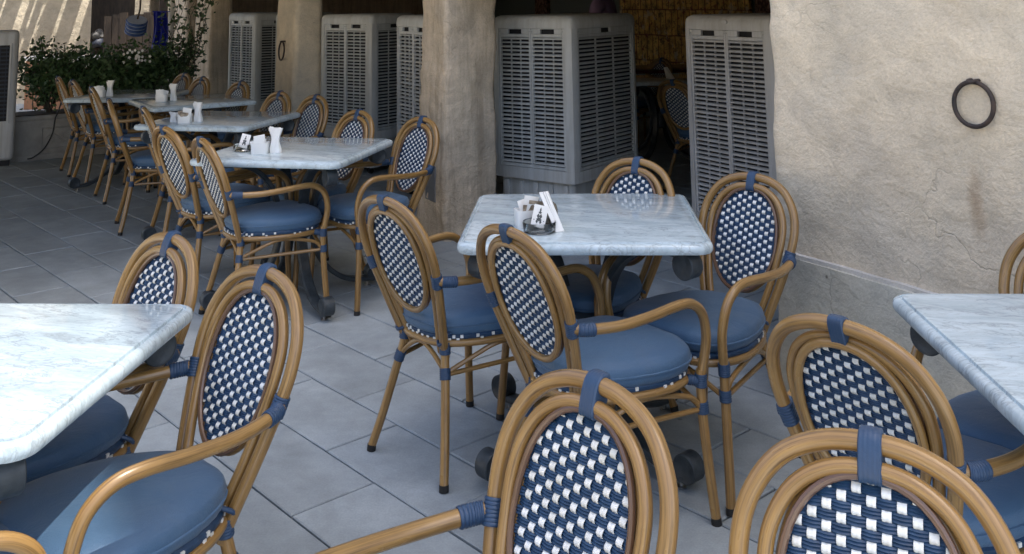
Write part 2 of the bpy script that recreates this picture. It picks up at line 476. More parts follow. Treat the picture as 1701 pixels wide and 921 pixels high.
# arcade line: the face of the building towards the terrace
Q0 = Vector((0.757, 3.887)); E_ = Vector((-0.549, 0.836)).normalized(); N_ = Vector((-E_.y, E_.x))
if N_.x > 0: N_ = -N_
def arc(t, d=0.0, z=0.0):
    p = Q0 + E_ * t + N_ * d
    return Vector((p.x, p.y, z))
RUST = (1.232, 3.165, 0.85)
build_materials()

# ------------------------------------------------------------------ mesh helpers
class MB:
    def __init__(s):
        s.v = []; s.f = []; s.uv = []; s.m = []
    def face(s, idx, uv=None, mi=0):
        s.f.append(tuple(idx)); s.uv.append(uv or [(0, 0)] * len(idx)); s.m.append(mi)
    def add(s, verts, faces, mi=0):
        o = len(s.v)
        s.v += [tuple(p) for p in verts]
        for f in faces:
            s.face([o + i for i in f], mi=mi)
    def box(s, lo, hi, mi=0, M_=None):
        x0, y0, z0 = lo; x1, y1, z1 = hi
        vs = [(x0, y0, z0), (x1, y0, z0), (x1, y1, z0), (x0, y1, z0), (x0, y0, z1), (x1, y0, z1), (x1, y1, z1), (x0, y1, z1)]
        if M_ is not None: vs = [M_ @ Vector(p) for p in vs]
        s.add(vs, [(0, 3, 2, 1), (4, 5, 6, 7), (0, 1, 5, 4), (1, 2, 6, 5), (2, 3, 7, 6), (3, 0, 4, 7)], mi)
    def tube(s, path, r, n=10, closed=False, caps=True, mi=0, sx=1.0):
        P = [Vector(p) for p in path]
        L = len(P)
        rf = r if callable(r) else (lambda q: r)
        T = []
        for i in range(L):
            if closed: a, b = P[i - 1], P[(i + 1) % L]
            else: a, b = P[max(0, i - 1)], P[min(L - 1, i + 1)]
            T.append((b - a).normalized())
        ref = Vector((0, 0, 1)) if abs(T[0].z) < 0.9 else Vector((0, 1, 0))
        U = (ref - T[0] * ref.dot(T[0])).normalized()
        o = len(s.v); acc = 0.0; lens = []
        for i in range(L):
            if i:
                acc += (P[i] - P[i - 1]).length
                U = (U - T[i] * U.dot(T[i])).normalized()
            lens.append(acc)
            W = T[i].cross(U); rr = rf(i / max(1, L - 1))
            for k in range(n):
                a = 2 * PI * k / n
                s.v.append(tuple(P[i] + U * (math.cos(a) * rr * sx) + W * (math.sin(a) * rr)))
        R_ = L if closed else L - 1
        for i in range(R_):
            j = (i + 1) % L
            va, vb = lens[i], (lens[j] if j else acc + 0.01)
            for k in range(n):
                k2 = (k + 1) % n
                s.face((o + i * n + k, o + i * n + k2, o + j * n + k2, o + j * n + k),
                       [(k / n, va), ((k + 1) / n, va), ((k + 1) / n, vb), (k / n, vb)])
                s.m[-1] = mi
        if caps and not closed:
            s.face([o + k for k in range(n)][::-1], mi=mi)
            s.face([o + (L - 1) * n + k for k in range(n)], mi=mi)
    def lathe(s, prof, n=24, c=(0, 0, 0), mi=0, closed_bottom=True, closed_top=True):
        o = len(s.v)
        for r, z in prof:
            for k in range(n):
                a = 2 * PI * k / n
                s.v.append((c[0] + r * math.cos(a), c[1] + r * math.sin(a), c[2] + z))
        for i in range(len(prof) - 1):
            for k in range(n):
                k2 = (k + 1) % n
                s.face((o + i * n + k, o + i * n + k2, o + (i + 1) * n + k2, o + (i + 1) * n + k), mi=mi)
        if closed_bottom: s.face([o + k for k in range(n)][::-1], mi=mi)
        if closed_top: s.face([o + (len(prof) - 1) * n + k for k in range(n)], mi=mi)
    def mesh(s, name, mats, smooth=True, angle=40):
        me = bpy.data.meshes.new(name)
        me.from_pydata(s.v, [], s.f)
        uvl = me.uv_layers.new(name='UVMap')
        i = 0
        flat = []
        for u in s.uv:
            for q in u: flat += [q[0], q[1]]
        uvl.data.foreach_set('uv', flat)
        for mm in (mats if isinstance(mats, (list, tuple)) else [mats]):
            me.materials.append(mm)
        me.polygons.foreach_set('material_index', s.m)
        me.polygons.foreach_set('use_smooth', [bool(smooth)] * len(s.f))
        me.update()
        if smooth and angle:
            me.set_sharp_from_angle(angle=math.radians(angle))
        return me
    def build(s, name, mats, parent=None, smooth=True, angle=40, loc=None, rot=None, kind=None):
        return link(name, s.mesh(name, mats, smooth, angle), parent, loc, rot, kind)

def link(name, me, parent=None, loc=None, rot=None, kind=None):
    o = bpy.data.objects.new(name, me)
    COL.objects.link(o)
    if parent: o.parent = parent
    if loc is not None: o.location = loc
    if rot is not None: o.rotation_euler = rot
    if kind: o['kind'] = kind
    return o

def tag(o, label=None, cat=None, group=None, kind=None):
    if label: o['label'] = label
    if cat: o['category'] = cat
    if group: o['group'] = group
    if kind: o['kind'] = kind
    return o

def empty(name, loc=(0, 0, 0), rz=0.0):
    o = bpy.data.objects.new(name, None)
    COL.objects.link(o)
    o.empty_display_size = 0.1
    o.location = loc
    o.rotation_euler = (0, 0, rz)
    return o

def copy_tree(o, parent=None):
    c = o.copy()
    COL.objects.link(c)
    c.parent = parent
    for ch in o.children:
        copy_tree(ch, c)
    return c

def spline(pts, sub=6, closed=False):
    P = [Vector(p) for p in pts]; n = len(P); out = []
    R_ = n if closed else n - 1
    for i in range(R_):
        if closed: a, b, c, d = P[i - 1], P[i], P[(i + 1) % n], P[(i + 2) % n]
        else: a, b, c, d = P[max(0, i - 1)], P[i], P[i + 1], P[min(n - 1, i + 2)]
        for k in range(sub):
            t = k / sub
            out.append(0.5 * ((2 * b) + (c - a) * t + (2 * a - 5 * b + 4 * c - d) * t * t + (3 * b - a - 3 * c + d) * t ** 3))
    if not closed: out.append(P[-1])
    return out

def bevel_box(name, lo, hi, w, seg, mat_, parent=None, loc=None, rot=None, pick=None, kind=None):
    bm = bmesh.new()
    bmesh.ops.create_cube(bm, size=1)
    for v in bm.verts:
        v.co = Vector(((lo[0] + hi[0]) / 2 + v.co.x * (hi[0] - lo[0]), (lo[1] + hi[1]) / 2 + v.co.y * (hi[1] - lo[1]), (lo[2] + hi[2]) / 2 + v.co.z * (hi[2] - lo[2])))
    ed = [e for e in bm.edges if pick is None or pick(e)]
    bmesh.ops.bevel(bm, geom=ed, offset=w, segments=seg, affect='EDGES', profile=0.5)
    me = bpy.data.meshes.new(name)
    bm.to_mesh(me); bm.free()
    me.materials.append(mat_)
    me.polygons.foreach_set('use_smooth', [True] * len(me.polygons))
    me.set_sharp_from_angle(angle=math.radians(35))
    return link(name, me, parent, loc, rot, kind)

# ------------------------------------------------------------------ ground and paving
mb = MB()
mb.add([(-300, -300, -0.04), (300, -300, -0.04), (300, 300, -0.04), (-300, 300, -0.04)], [(0, 1, 2, 3)])
ground = mb.build('ground', M['sand'], smooth=False)
ground['kind'] = 'structure'
mb = MB()
mb.add([arc(t, d, -0.022) for t, d in ((-9, -5.5), (13.5, -5.5), (13.5, 4.25), (-9, 4.25))], [(0, 3, 2, 1)])
joint_bed = mb.build('joint_bed', M['bed'], smooth=False)
joint_bed['kind'] = 'structure'
ANG = math.radians(-45.0)
U_ = Vector((math.cos(ANG), math.sin(ANG))); V_ = Vector((-math.sin(ANG), math.cos(ANG)))
PL, PW, GAP = 0.588, 0.293, 0.0075
paving = empty('paving')
paving['kind'] = 'structure'
def paver_mesh(L, W):
    b_ = MB()
    h0, e = -0.025, 0.0035
    x, y = L / 2, W / 2
    loops = [(x, y, h0), (x, y, -e), (x - e, y - e, 0.0)]
    vs = []
    for a, bq, z in loops: vs += [(-a, -bq, z), (a, -bq, z), (a, bq, z), (-a, bq, z)]
    fs = [(8, 9, 10, 11)]
    for l in (0, 4):
        for k in range(4):
            fs.append((l + k, l + (k + 1) % 4, l + 4 + (k + 1) % 4, l + 4 + k))
    b_.add(vs, fs)
    return b_
pav_me = paver_mesh(PL - GAP, PW - GAP).mesh('paver', M['paver'], smooth=False)
rest = MB()
cells = []
for r in range(-18, 46):
    v0 = 1.824 + r * PW
    for q in range(-34, 22):
        u = -3.04 + PL / 2 + q * PL + (PL / 2 if r % 2 else 0)
        c = U_ * u + V_ * (v0 + PW / 2)
        cells.append((c, q, r))
def visible(c):
    p = Vector((c.x, c.y, 0)) - Vector((0, 0, CAM_H))
    z = p.dot(fw)
    if z < 0.3: return None
    x = 850.5 + F_PX * p.dot(rt2) / z; y = PRIN_Y - F_PX * p.dot(up2) / z
    return x, y
cand = []
for i, (c, q, r) in enumerate(cells):
    vis = visible(c)
    dd_ = (c - Q0).dot(N_)
    if vis and -60 < vis[0] < 1760 and 255 < vis[1] < 990 and dd_ > -0.3 and c.y < 9.6:
        cand.append((c.length, i))
cand.sort()
near = {i for _, i in cand[:300]}
for i, (c, q, r) in enumerate(cells):
    if c.length > 17 or c.y < -6 or (c - Q0).dot(N_) > 4.3: continue
    dz = random.uniform(-0.0015, 0.0015)
    rz = ANG + random.uniform(-0.003, 0.003)
    if i in near:
        link('paver', pav_me, paving, (c.x, c.y, dz), (random.uniform(-0.0025, 0.0025), random.uniform(-0.0025, 0.0025), rz))
    else:
        pm = paver_mesh(PL - GAP, PW - GAP)
        X = Matrix.Translation((c.x, c.y, dz)) @ Matrix.Rotation(rz, 4, 'Z')
        rest.add([X @ Vector(p) for p in pm.v], pm.f)
rest.build('far_pavers', M['paver'], paving, smooth=False, kind='stuff')

# ------------------------------------------------------------------ arcade building
bld = empty('arcade_building', arc(3.0, -3.0))
tag(bld, 'mud plastered arcade building with thick piers along the right side', 'building')
bld_inv = Matrix.Translation(-Vector(bld.location))
def fbm(p, s):
    return noise.fractal(Vector(p) * s, 1.0, 2.1, 5)
def plaster_block(name, t0, t1, d0, d1, z0, z1, mt, res=0.04, amp=0.012, taper=0.0, rnd=0.05, parent=bld, kind=None):
    """rounded, hand-trowelled block between the arcade coordinates t (along), d (outwards) and z"""
    segc = []
    def ring(z):
        k = taper * (1 - (z - z0) / 2.0) if z < z0 + 2 else 0.0
        a0, a1, b0, b1 = t0 - k * 0.5, t1 + k * 0.5, d0, d1 + k
        pts = []
        r_ = min(rnd, (a1 - a0) * 0.3, (b1 - b0) * 0.3)
        cs = [(a0 + r_, b0 + r_, PI, 1.5 * PI), (a1 - r_, b0 + r_, 1.5 * PI, 2 * PI), (a1 - r_, b1 - r_, 0, PI / 2), (a0 + r_, b1 - r_, PI / 2, PI)]
        for ci, (cx, cy, s0, s1) in enumerate(cs):
            for k_ in range(5):
                an = s0 + (s1 - s0) * k_ / 4
                pts.append((cx + r_ * math.cos(an), cy + r_ * math.sin(an)))
            nx = cs[(ci + 1) % 4]
            p = pts[-1]; q = (nx[0] + r_ * math.cos(nx[2]), nx[1] + r_ * math.sin(nx[2]))
            if len(segc) < 4: segc.append(max(2, int(math.hypot(q[0] - p[0], q[1] - p[1]) / res)))
            nseg = segc[ci]
            for i in range(1, nseg):
                f = i / nseg
                pts.append((p[0] + (q[0] - p[0]) * f, p[1] + (q[1] - p[1]) * f))
        return pts
    zs = []
    z = z0
    while z < z1 - 1e-6:
        zs.append(z); z += res if z < 2.0 else 0.6
    zs.append(z1)
    b_ = MB()
    base = ring(z0); n_ = len(base)
    ct, cd = (t0 + t1) / 2, (d0 + d1) / 2
    for z in zs:
        rg = ring(z)[:n_]
        for (t, d) in rg:
            w = arc(t, d, z)
            off = amp * (fbm(w, 2.2) * 1.0 + 0.45 * fbm(w, 7.0))
            dirv = Vector((max(-1, min(1, (t - ct) / ((t1 - t0) / 2))) ** 5, max(-1, min(1, (d - cd) / ((d1 - d0) / 2))) ** 5))
            w2 = arc(t + dirv.x * off, d + dirv.y * off, z)
            b_.v.append(tuple(bld_inv @ w2 if parent is bld else w2))
    for i in range(len(zs) - 1):
        for k in range(n_):
            k2 = (k + 1) % n_
            b_.face((i * n_ + k, i * n_ + k2, (i + 1) * n_ + k2, (i + 1) * n_ + k))
    b_.face([k for k in range(n_)][::-1]); b_.face([(len(zs) - 1) * n_ + k for k in range(n_)])
    ob = b_.build(name, mt, parent, angle=60)
    me = ob.data
    bm = bmesh.new(); bm.from_mesh(me); bmesh.ops.recalc_face_normals(bm, faces=bm.faces); bm.to_mesh(me); bm.free()
    return ob
LINT = 1.63  # openings end low, out of view, to keep the room dark
plaster_block('pier', -3.9, 0.0, -0.55, 0.0, -0.02, LINT, M['plaster'], 0.035, 0.014)
plaster_block('plinth', -3.92, -0.02, -0.5, 0.026, -0.021, 0.535, M['plinth'], 0.04, 0.006, rnd=0.01)
plaster_block('seam', -3.915, -0.10, -0.45, 0.021, 0.5352, 0.549, M['lime'], 0.02, 0.016, rnd=0.004)
plaster_block('pier', 2.85, 3.21, -0.37, 0.0, -0.02, LINT, M['plaster_grey'], 0.025, 0.018, taper=0.035, rnd=0.035)
plaster_block('pier', 6.00, 6.57, -0.26, 0.0, -0.02, LINT, M['plaster'], 0.04, 0.010, taper=0.05, rnd=0.05)
plaster_block('pier', 9.40, 10.27, -0.26, 0.0, -0.02, LINT, M['plaster_grey'], 0.06, 0.012, taper=0.05, rnd=0.06)
plaster_block('pier', 11.0, 11.95, -0.35, 0.0, -0.02, LINT, M['plaster_grey'], 0.09, 0.012, rnd=0.06)
plaster_block('upper_wall', -3.9, 11.95, -0.5, -0.002, LINT + 0.001, 10.4, M['plaster'], 0.6, 0.01)
def arc_box(name, t0, t1, d0, d1, z0, z1, mt, parent=bld):
    b_ = MB()
    vs = [arc(t, d, z) for z in (z0, z1) for (t, d) in ((t0, d0), (t1, d0), (t1, d1), (t0, d1))]
    if parent is bld: vs = [bld_inv @ p for p in vs]
    b_.add(vs, [(0, 1, 2, 3), (4, 7, 6, 5), (0, 4, 5, 1), (1, 5, 6, 2), (2, 6, 7, 3), (3, 7, 4, 0)])
    ob = b_.build(name, mt, parent, smooth=False)
    bm = bmesh.new(); bm.from_mesh(ob.data); bmesh.ops.recalc_face_normals(bm, faces=bm.faces); bm.to_mesh(ob.data); bm.free()
    return ob
arc_box('roof', -3.9, 11.95, -5.4, -0.51, 10.0, 10.3, M['plaster_grey'])
arc_box('ceiling', -3.9, 11.95, -5.2, -0.505, LINT + 0.002, LINT + 0.2, M['plaster_grey'])
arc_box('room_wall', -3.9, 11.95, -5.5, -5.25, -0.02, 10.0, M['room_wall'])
arc_box('end_wall', 11.96, 12.1, -5.4, -0.6, -0.02, 10.3, M['plaster_grey'])
arc_box('end_wall', -4.1, -3.91, -5.4, -0.0, -0.02, 10.3, M['plaster_grey'])
arc_box('carved_jamb', 9.95, 10.3, -5.24, -5.18, 0, 2.4, M['carving'])
arc_box('carved_jamb', 5.15, 5.45, -5.24, -5.18, 0, 2.4, M['carving'])

# iron rings on the plaster
def wall_ring(pos, R_, r_, label):
    e = empty('wall_ring', pos, math.atan2(E_.y, E_.x))
    tag(e, label, 'ring', 'iron rings on the plaster')
    pts = [(R_ * math.sin(a), -0.0, -R_ + R_ * math.cos(a)) for a in [2 * PI * k / 40 for k in range(40)]]
    # local frame: x along the wall, +y points into the wall or out of it
    sgn = 1 if Vector((-math.sin(e.rotation_euler.z), math.cos(e.rotation_euler.z))).dot(N_) > 0 else -1
    pts = [(x, sgn * (r_ + 0.012 - 0.10 * (z / (2 * R_)) * 0.10), z) for x, y, z in pts]
    b_ = MB(); b_.tube(pts, r_, 10, closed=True); b_.build('hoop', M['rust'], e)
    b_ = MB()
    b_.tube(spline([(-0.012, -sgn * 0.03, 0.004), (-0.012, sgn * 0.022, 0.004), (0, sgn * 0.036, 0.0), (0.012, sgn * 0.022, 0.004), (0.012, -sgn * 0.03, 0.004)], 5), 0.006, 8)
    b_.build('staple', M['rust'], e)
    return e
wall_ring((1.250, 3.137, 1.224), 0.067, 0.0072, 'large round iron ring hanging from a staple on the right wall')
p_ = arc(6.28, 0.03, 1.13)
wall_ring((p_.x, p_.y, p_.z), 0.085, 0.008, 'small iron ring hanging on the far left-hand pier')
# metal plate low on the pier
pl = arc(3.02, 0.034, 0)
ob = bevel_box('metal_plate', (-0.075, -0.006, 0.22), (0.075, 0.006, 0.44), 0.004, 1, M['plate'], None, (pl.x, pl.y, 0), (0, 0, math.atan2(E_.y, E_.x)))
tag(ob, 'small flat grey metal cover plate low on the middle pier', 'plate')

# mural inside
mu = arc(6.75, -5.16, 0)
b_ = MB(); b_.box((-1.25, -0.02, 0.55), (1.25, 0.02, 2.5))
ob = b_.build('mural', M['mural'], None, smooth=False, loc=(mu.x, mu.y, 0), rot=(0, 0, math.atan2(E_.y, E_.x)))
tag(ob, 'ochre and red mural on the back wall of the dark room', 'mural')

# ------------------------------------------------------------------ bistro chair
YT = lambda z: -0.169 - (z - 0.374) * (0.169 / 0.491)          # plane of the backrest
def hoop_pts(half):
    """half: (x, z) from the seat up to the top; mirrored"""
    L_ = [(-x, z) for x, z in half]
    R_ = [(x, z) for x, z in half[::-1][1:]]
    return L_ + R_
OUT = [(0.104, 0.350), (0.112, 0.385), (0.132, 0.45), (0.156, 0.53), (0.178, 0.617), (0.187, 0.69), (0.174, 0.757), (0.132, 0.814), (0.070, 0.844), (0.0, 0.852)]
INN = [(0.078, 0.362), (0.086, 0.40), (0.104, 0.46), (0.124, 0.53), (0.140, 0.61), (0.147, 0.68), (0.139, 0.735), (0.108, 0.785), (0.058, 0.815), (0.0, 0.823)]
def oval(a, zc, b, dy, n=48):
    P = []
    for k in range(n):
        th = 2 * PI * k / n
        c, s = math.cos(th), math.sin(th)
        ex = 2 / 2.25
        x = a * math.copysign(abs(c) ** ex, c); q = math.copysign(abs(s) ** ex, s)
        if q < 0: x *= 1 - 0.13 * q * q
        z = zc + b * q
        P.append((x, YT(z) + dy, z))
    return P
OZ, OB, OA = 0.652, 0.157, 0.122
def oval_half(z):
    q = (z - OZ) / OB
    if abs(q) >= 1: return 0
    x = OA * (1 - abs(q) ** 2.25) ** (1 / 2.25)
    if q < 0: x *= 1 - 0.13 * q * q
    return x
def ribbed(path, r, per=0.0055, n=12):
    """strap wound round a tube along path"""
    P = [Vector(p) for p in path]
    L_ = sum((P[i + 1] - P[i]).length for i in range(len(P) - 1))
    turns = max(2, int(L_ / per)); N = turns * 4
    Q = []
    for i in range(N + 1):
        f = i / N * (len(P) - 1); k = min(int(f), len(P) - 2); Q.append(P[k].lerp(P[k + 1], f - k))
    b_ = MB()
    b_.tube(Q, lambda q: r + 0.0026 + 0.0012 * abs(math.sin(q * turns * PI)), n)
    return b_

def seat_outline(th, s=1.0):
    c, q = math.cos(th), math.sin(th)
    ex = 2 / 3.4
    x = 0.212 * math.copysign(abs(c) ** ex, c); y = 0.210 * math.copysign(abs(q) ** ex, q)
    x *= 1 - 0.30 * max(0, 0.15 - y / 0.21) ** 1.2
    return Vector((x * s, 0.022 + y * s))

def make_chair():
    ch = empty('bistro_chair')
    # backrest hoops
    b_ = MB(); b_.tube(spline([(x, YT(z) , z) for x, z in hoop_pts(OUT)], 5), 0.0145, 12); b_.build('outer_hoop', M['cane'], ch)
    b_ = MB(); b_.tube(spline([(x, YT(z) + 0.006, z) for x, z in hoop_pts(INN)], 5), 0.0118, 12); b_.build('inner_hoop', M['cane'], ch)
    b_ = MB(); b_.tube(oval(OA + 0.006, OZ, OB + 0.006, -0.009), 0.0098, 10, closed=True); b_.build('rear_oval_ring', M['cane'], ch)
    b_ = MB(); b_.tube(oval(OA + 0.005, OZ, OB + 0.005, 0.008), 0.0062, 8, closed=True); b_.build('front_binding', M['cane_dark'], ch)
    # woven panel
    cp, rp = 0.0205, 0.0131
    rows = int(2 * OB / rp) + 1
    nc = 7
    panel = empty('woven_panel'); panel.parent = ch
    bl, wh = MB(), MB()
    zb = OZ - OB
    AMP = 0.0019
    for j in range(rows + 1):
        zc = zb + (j + 0.0) * rp
        w = max(oval_half(zc), oval_half(zc - rp * .45), oval_half(zc + rp * .45))
        if w < 0.012: continue
        n = max(4, int(2 * w / (cp / 4)))
        prof = []
        for k in range(7):
            f = k / 6
            prof.append((zc - rp * 0.5 + f * rp, 0.0023 * abs(math.sin(f * 3 * PI))))
        o = len(bl.v)
        for i in range(n + 1):
            x = -w + 2 * w * i / n
            ph = math.cos(PI * (x / cp + j))
            yo = -AMP * ph
            for side in (1, -1):
                for z, hgt in prof:
                    y = YT(z) + yo + side * (0.0008 + hgt)
                    bl.v.append((x, y, z))
        for i in range(n):
            for sd in (0, 1):
                for k in range(6):
                    a = o + i * 14 + sd * 7 + k; c_ = a + 14
                    bl.face((a, c_, c_ + 1, a + 1) if sd == 0 else (a, a + 1, c_ + 1, c_))
    for i in range(-6, 7):
        xc = i * cp
        if abs(xc) > OA - 0.004: continue
        zz = [zb + k * rp / 4 for k in range(int(2 * OB / rp * 4) + 1)]
        zz = [z for z in zz if oval_half(z) > abs(xc) - 0.002]
        o = len(wh.v); ww = 0.0066
        xs = [(-ww, 0.0), (-ww * .55, 0.0018), (-ww * .06, 0.0004), (ww * .06, 0.0004), (ww * .55, 0.0018), (ww, 0.0)]
        for z in zz:
            j = (z - zb) / rp
            yo = AMP * 2.3 * math.cos(PI * (j + i))
            for side in (1, -1):
                for dx, h in xs:
                    wh.v.append((xc + dx, YT(z) + yo + side * (0.0007 + h), z))
        for k in range(len(zz) - 1):
            for sd in (0, 1):
                for q in range(5):
                    a = o + k * 12 + sd * 6 + q; c_ = a + 12
                    wh.face((a, a + 1, c_ + 1, c_) if sd == 0 else (a, c_, c_ + 1, a + 1))
    bl.build('blue_strands', M['blue'], panel, kind='stuff', angle=80)
    wh.build('white_strands', M['white_cord'], panel, kind='stuff', angle=80)
    # top strap round both hoops
    b_ = MB()
    zc, hz, hy = 0.8385, 0.0325, 0.0185
    ns, nx_ = 28, 17
    for i in range(nx_):
        x = -0.0165 + 0.033 * i / (nx_ - 1)
        rb = 0.0010 * abs(math.sin(i / (nx_ - 1) * 5 * PI)) + (-0.002 if i in (0, nx_ - 1) else 0)
        for k in range(ns):
            a = 2 * PI * k / ns; c, s = math.cos(a), math.sin(a)
            z = (hz + rb) * math.copysign(abs(s) ** 0.62, s); y = (hy + rb) * math.copysign(abs(c) ** 0.7, c)
            b_.v.append((x, YT(zc + z) + y + 0.002, zc + z - 5.0 * x * x * (1 if z > -99 else 0)))
    for i in range(nx_ - 1):
        for k in range(ns):
            k2 = (k + 1) % ns
            b_.face((i * ns + k, i * ns + k2, (i + 1) * ns + k2, (i + 1) * ns + k))
    b_.face(list(range(ns))); b_.face([(nx_ - 1) * ns + k for k in range(ns)][::-1])
    bs = b_.build('top_strap', M['strap'], ch)
    # legs
    for s in (-1, 1):
        rl = spline([(s * 0.108, -0.166, 0.40), (s * 0.112, -0.170, 0.35), (s * 0.134, -0.187, 0.26), (s * 0.167, -0.216, 0.12), (s * 0.195, -0.243, 0.012)], 4)
        b_ = MB(); b_.tube(rl, 0.0145, 12); lg = b_.build('leg', M['cane'], ch)
        b_ = MB(); b_.tube([(s * 0.1938, -0.242, 0.020), (s * 0.1955, -0.2435, 0.0)], 0.0152, 12); b_.build('foot_cap', M['rubber'], lg)
        fl = spline([(s * 0.217, 0.205, 0.42), (s * 0.2165, 0.203, 0.36), (s * 0.220, 0.206, 0.26), (s * 0.229, 0.216, 0.12), (s * 0.236, 0.225, 0.012)], 4)
        b_ = MB(); b_.tube(fl, 0.0145, 12); lg2 = b_.build('leg', M['cane'], ch)
        b_ = MB(); b_.tube([(s * 0.2355, 0.2243, 0.020), (s * 0.2365, 0.2257, 0.0)], 0.0152, 12); b_.build('foot_cap', M['rubber'], lg2)
        # arm, running down into the front leg
        ar = spline([(s * 0.184, -0.250, 0.617), (s * 0.205, -0.215, 0.613), (s * 0.232, -0.12, 0.611), (s * 0.243, -0.01, 0.617), (s * 0.243, 0.09, 0.624),
                     (s * 0.240, 0.15, 0.617), (s * 0.236, 0.195, 0.585), (s * 0.231, 0.216, 0.535), (s * 0.225, 0.220, 0.48), (s * 0.217, 0.205, 0.40)], 5)
        b_ = MB(); b_.tube(ar, 0.0145, 12); am = b_.build('armrest', M['cane'], ch)
        ribbed(ar[2:7], 0.0145).build('arm_strap', M['strap'], am)
        # strap on the hoop where the arm meets it
        hp = [(s * x, YT(z), z) for x, z in ((0.173, 0.597), (0.178, 0.617), (0.1815, 0.637))]
        ribbed(hp, 0.0150).build('hoop_strap', M['strap'], am)
        ribbed([(s * 0.108, -0.166, 0.398), (s * 0.110, -0.168, 0.362)], 0.0155).build('leg_strap', M['strap'], lg)
        ribbed([(s * 0.118, -0.174, 0.322), (s * 0.127, -0.181, 0.290)], 0.0148).build('leg_strap', M['strap'], lg)
        ribbed([(s * 0.217, 0.204, 0.408), (s * 0.2165, 0.203, 0.372)], 0.0148).build('leg_strap', M['strap'], lg2)
        ribbed([(s * 0.2175, 0.204, 0.332), (s * 0.219, 0.2055, 0.300)], 0.0148).build('leg_strap', M['strap'], lg2)
        # side straps bridging to the seat ring
        ribbed([(s * 0.214, 0.200, 0.388), (s * 0.196, 0.168, 0.394)], 0.0110).build('ring_strap', M['strap'], lg2)
        # stretcher and arched brace on the side
        b_ = MB(); b_.tube([(s * 0.1225, -0.1775, 0.304), (s * 0.219, 0.2055, 0.312)], 0.0078, 8); b_.build('stretcher', M['cane'], ch)
        b_ = MB()
        b_.tube(spline([(s * 0.126, -0.165, 0.312), (s * 0.165, -0.09, 0.352), (s * 0.190, -0.01, 0.380), (s * 0.203, 0.08, 0.372), (s * 0.214, 0.165, 0.350), (s * 0.218, 0.195, 0.318)], 4), 0.0078, 8)
        b_.build('arched_brace', M['cane'], ch)
    for (xa, ya, zt) in ((0.118, -0.176, 0.380), (0.212, 0.204, 0.378)):
        b_ = MB()
        b_.tube(spline([(-xa, ya, 0.312), (-xa * 0.45, ya * 1.02, zt - 0.018), (0, ya * 1.02, zt), (xa * 0.45, ya * 1.02, zt - 0.018), (xa, ya, 0.312)], 5), 0.0078, 8)
        b_.build('arched_brace', M['cane'], ch)
    # seat ring, woven rim, cushion
    ring = [(*seat_outline(2 * PI * k / 48), 0.394) for k in range(48)]
    b_ = MB(); b_.tube(ring, 0.0118, 10, closed=True); b_.build('seat_ring', M['cane'], ch)
    rim = empty('woven_rim'); rim.parent = ch
    b_ = MB(); N = 96
    prof = [(0.92, 0.398), (0.985, 0.401), (1.01, 0.409), (1.01, 0.417), (0.97, 0.424), (0.0, 0.424)]
    for sc, z in prof:
        for k in range(N):
            p = seat_outline(2 * PI * k / N, sc)
            b_.v.append((p.x, p.y, z))
    for i in range(len(prof) - 1):
        for k in range(N):
            k2 = (k + 1) % N
            b_.face((i * N + k, i * N + k2, (i + 1) * N + k2, (i + 1) * N + k))
    b_.build('blue_strands', M['blue'], rim, kind='stuff')
    b_ = MB()
    rw = random.Random(5)
    dense = [seat_outline(2 * PI * k / 720) for k in range(721)]
    acc = [0.0]
    for k in range(720): acc.append(acc[-1] + (dense[k + 1] - dense[k]).length)
    NP = 104; step = acc[-1] / NP; j = 0
    for k in range(NP):
        while acc[j + 1] < k * step: j += 1
        p = dense[j]; tg = (dense[(j + 1) % 720] - dense[j - 1]).normalized()
        if rw.random() < (0.20 if p.y < -0.06 else 0.88): continue
        nn = Vector((tg.y, -tg.x)); z = 0.4055 if k % 2 else 0.4145
        o = len(b_.v)
        for dn in (0.0042, -0.003):
            for (du, dz) in ((-0.0048, -0.0045), (0.0048, -0.0045), (0.0048, 0.0045), (-0.0048, 0.0045)):
                q = p + tg * du + nn * dn
                b_.v.append((q.x, q.y, z + dz))
        for f in ((0, 1, 2, 3), (0, 4, 5, 1), (1, 5, 6, 2), (2, 6, 7, 3), (3, 7, 4, 0)): b_.face([o + i for i in f])
    b_.build('white_strands', M['white_cord'], rim, smooth=False, kind='stuff')
    b_ = MB(); NA, prof = 72, []
    for k in range(9):
        a = -PI / 2 + PI * k / 8 * 0.86
        prof.append((0.955 + 0.078 * math.cos(a), 0.449 + 0.0300 * math.sin(a)))
    for f in (0.86, 0.72, 0.55, 0.36, 0.18, 0.04):
        prof.append((f, 0.4765 + 0.019 * math.sqrt(max(0, 1 - f ** 2.2))))
    for sc, z in prof:
        for k in range(NA):
            a = 2 * PI * k / NA
            p = seat_outline(a, sc)
            wr = 0.0022 * math.sin(a * 27 + 2 * math.sin(a * 5)) * max(0, 1 - abs(sc - 0.99) * 9) if z < 0.457 else 0
            und = 0.0045 * noise.noise(Vector((p.x * 6, p.y * 6, 0.3))) + 0.002 * noise.noise(Vector((p.x * 19, p.y * 19, 1.3)))
            b_.v.append((p.x * (1 + wr * 3), p.y * (1 + wr * 3), z + und))
    for i in range(len(prof) - 1):
        for k in range(NA):
            k2 = (k + 1) % NA
            b_.face((i * NA + k, i * NA + k2, (i + 1) * NA + k2, (i + 1) * NA + k))
    b_.face([k for k in range(NA)][::-1]); b_.face([(len(prof) - 1) * NA + k for k in range(NA)])
    cu = b_.build('seat_cushion', M['cushion'], ch, angle=80)
    b_ = MB(); b_.tube([(*seat_outline(2 * PI * k / 60, 1.034), 0.4475) for k in range(60)], 0.0034, 6, closed=True); b_.build('piping', M['cushion'], cu)
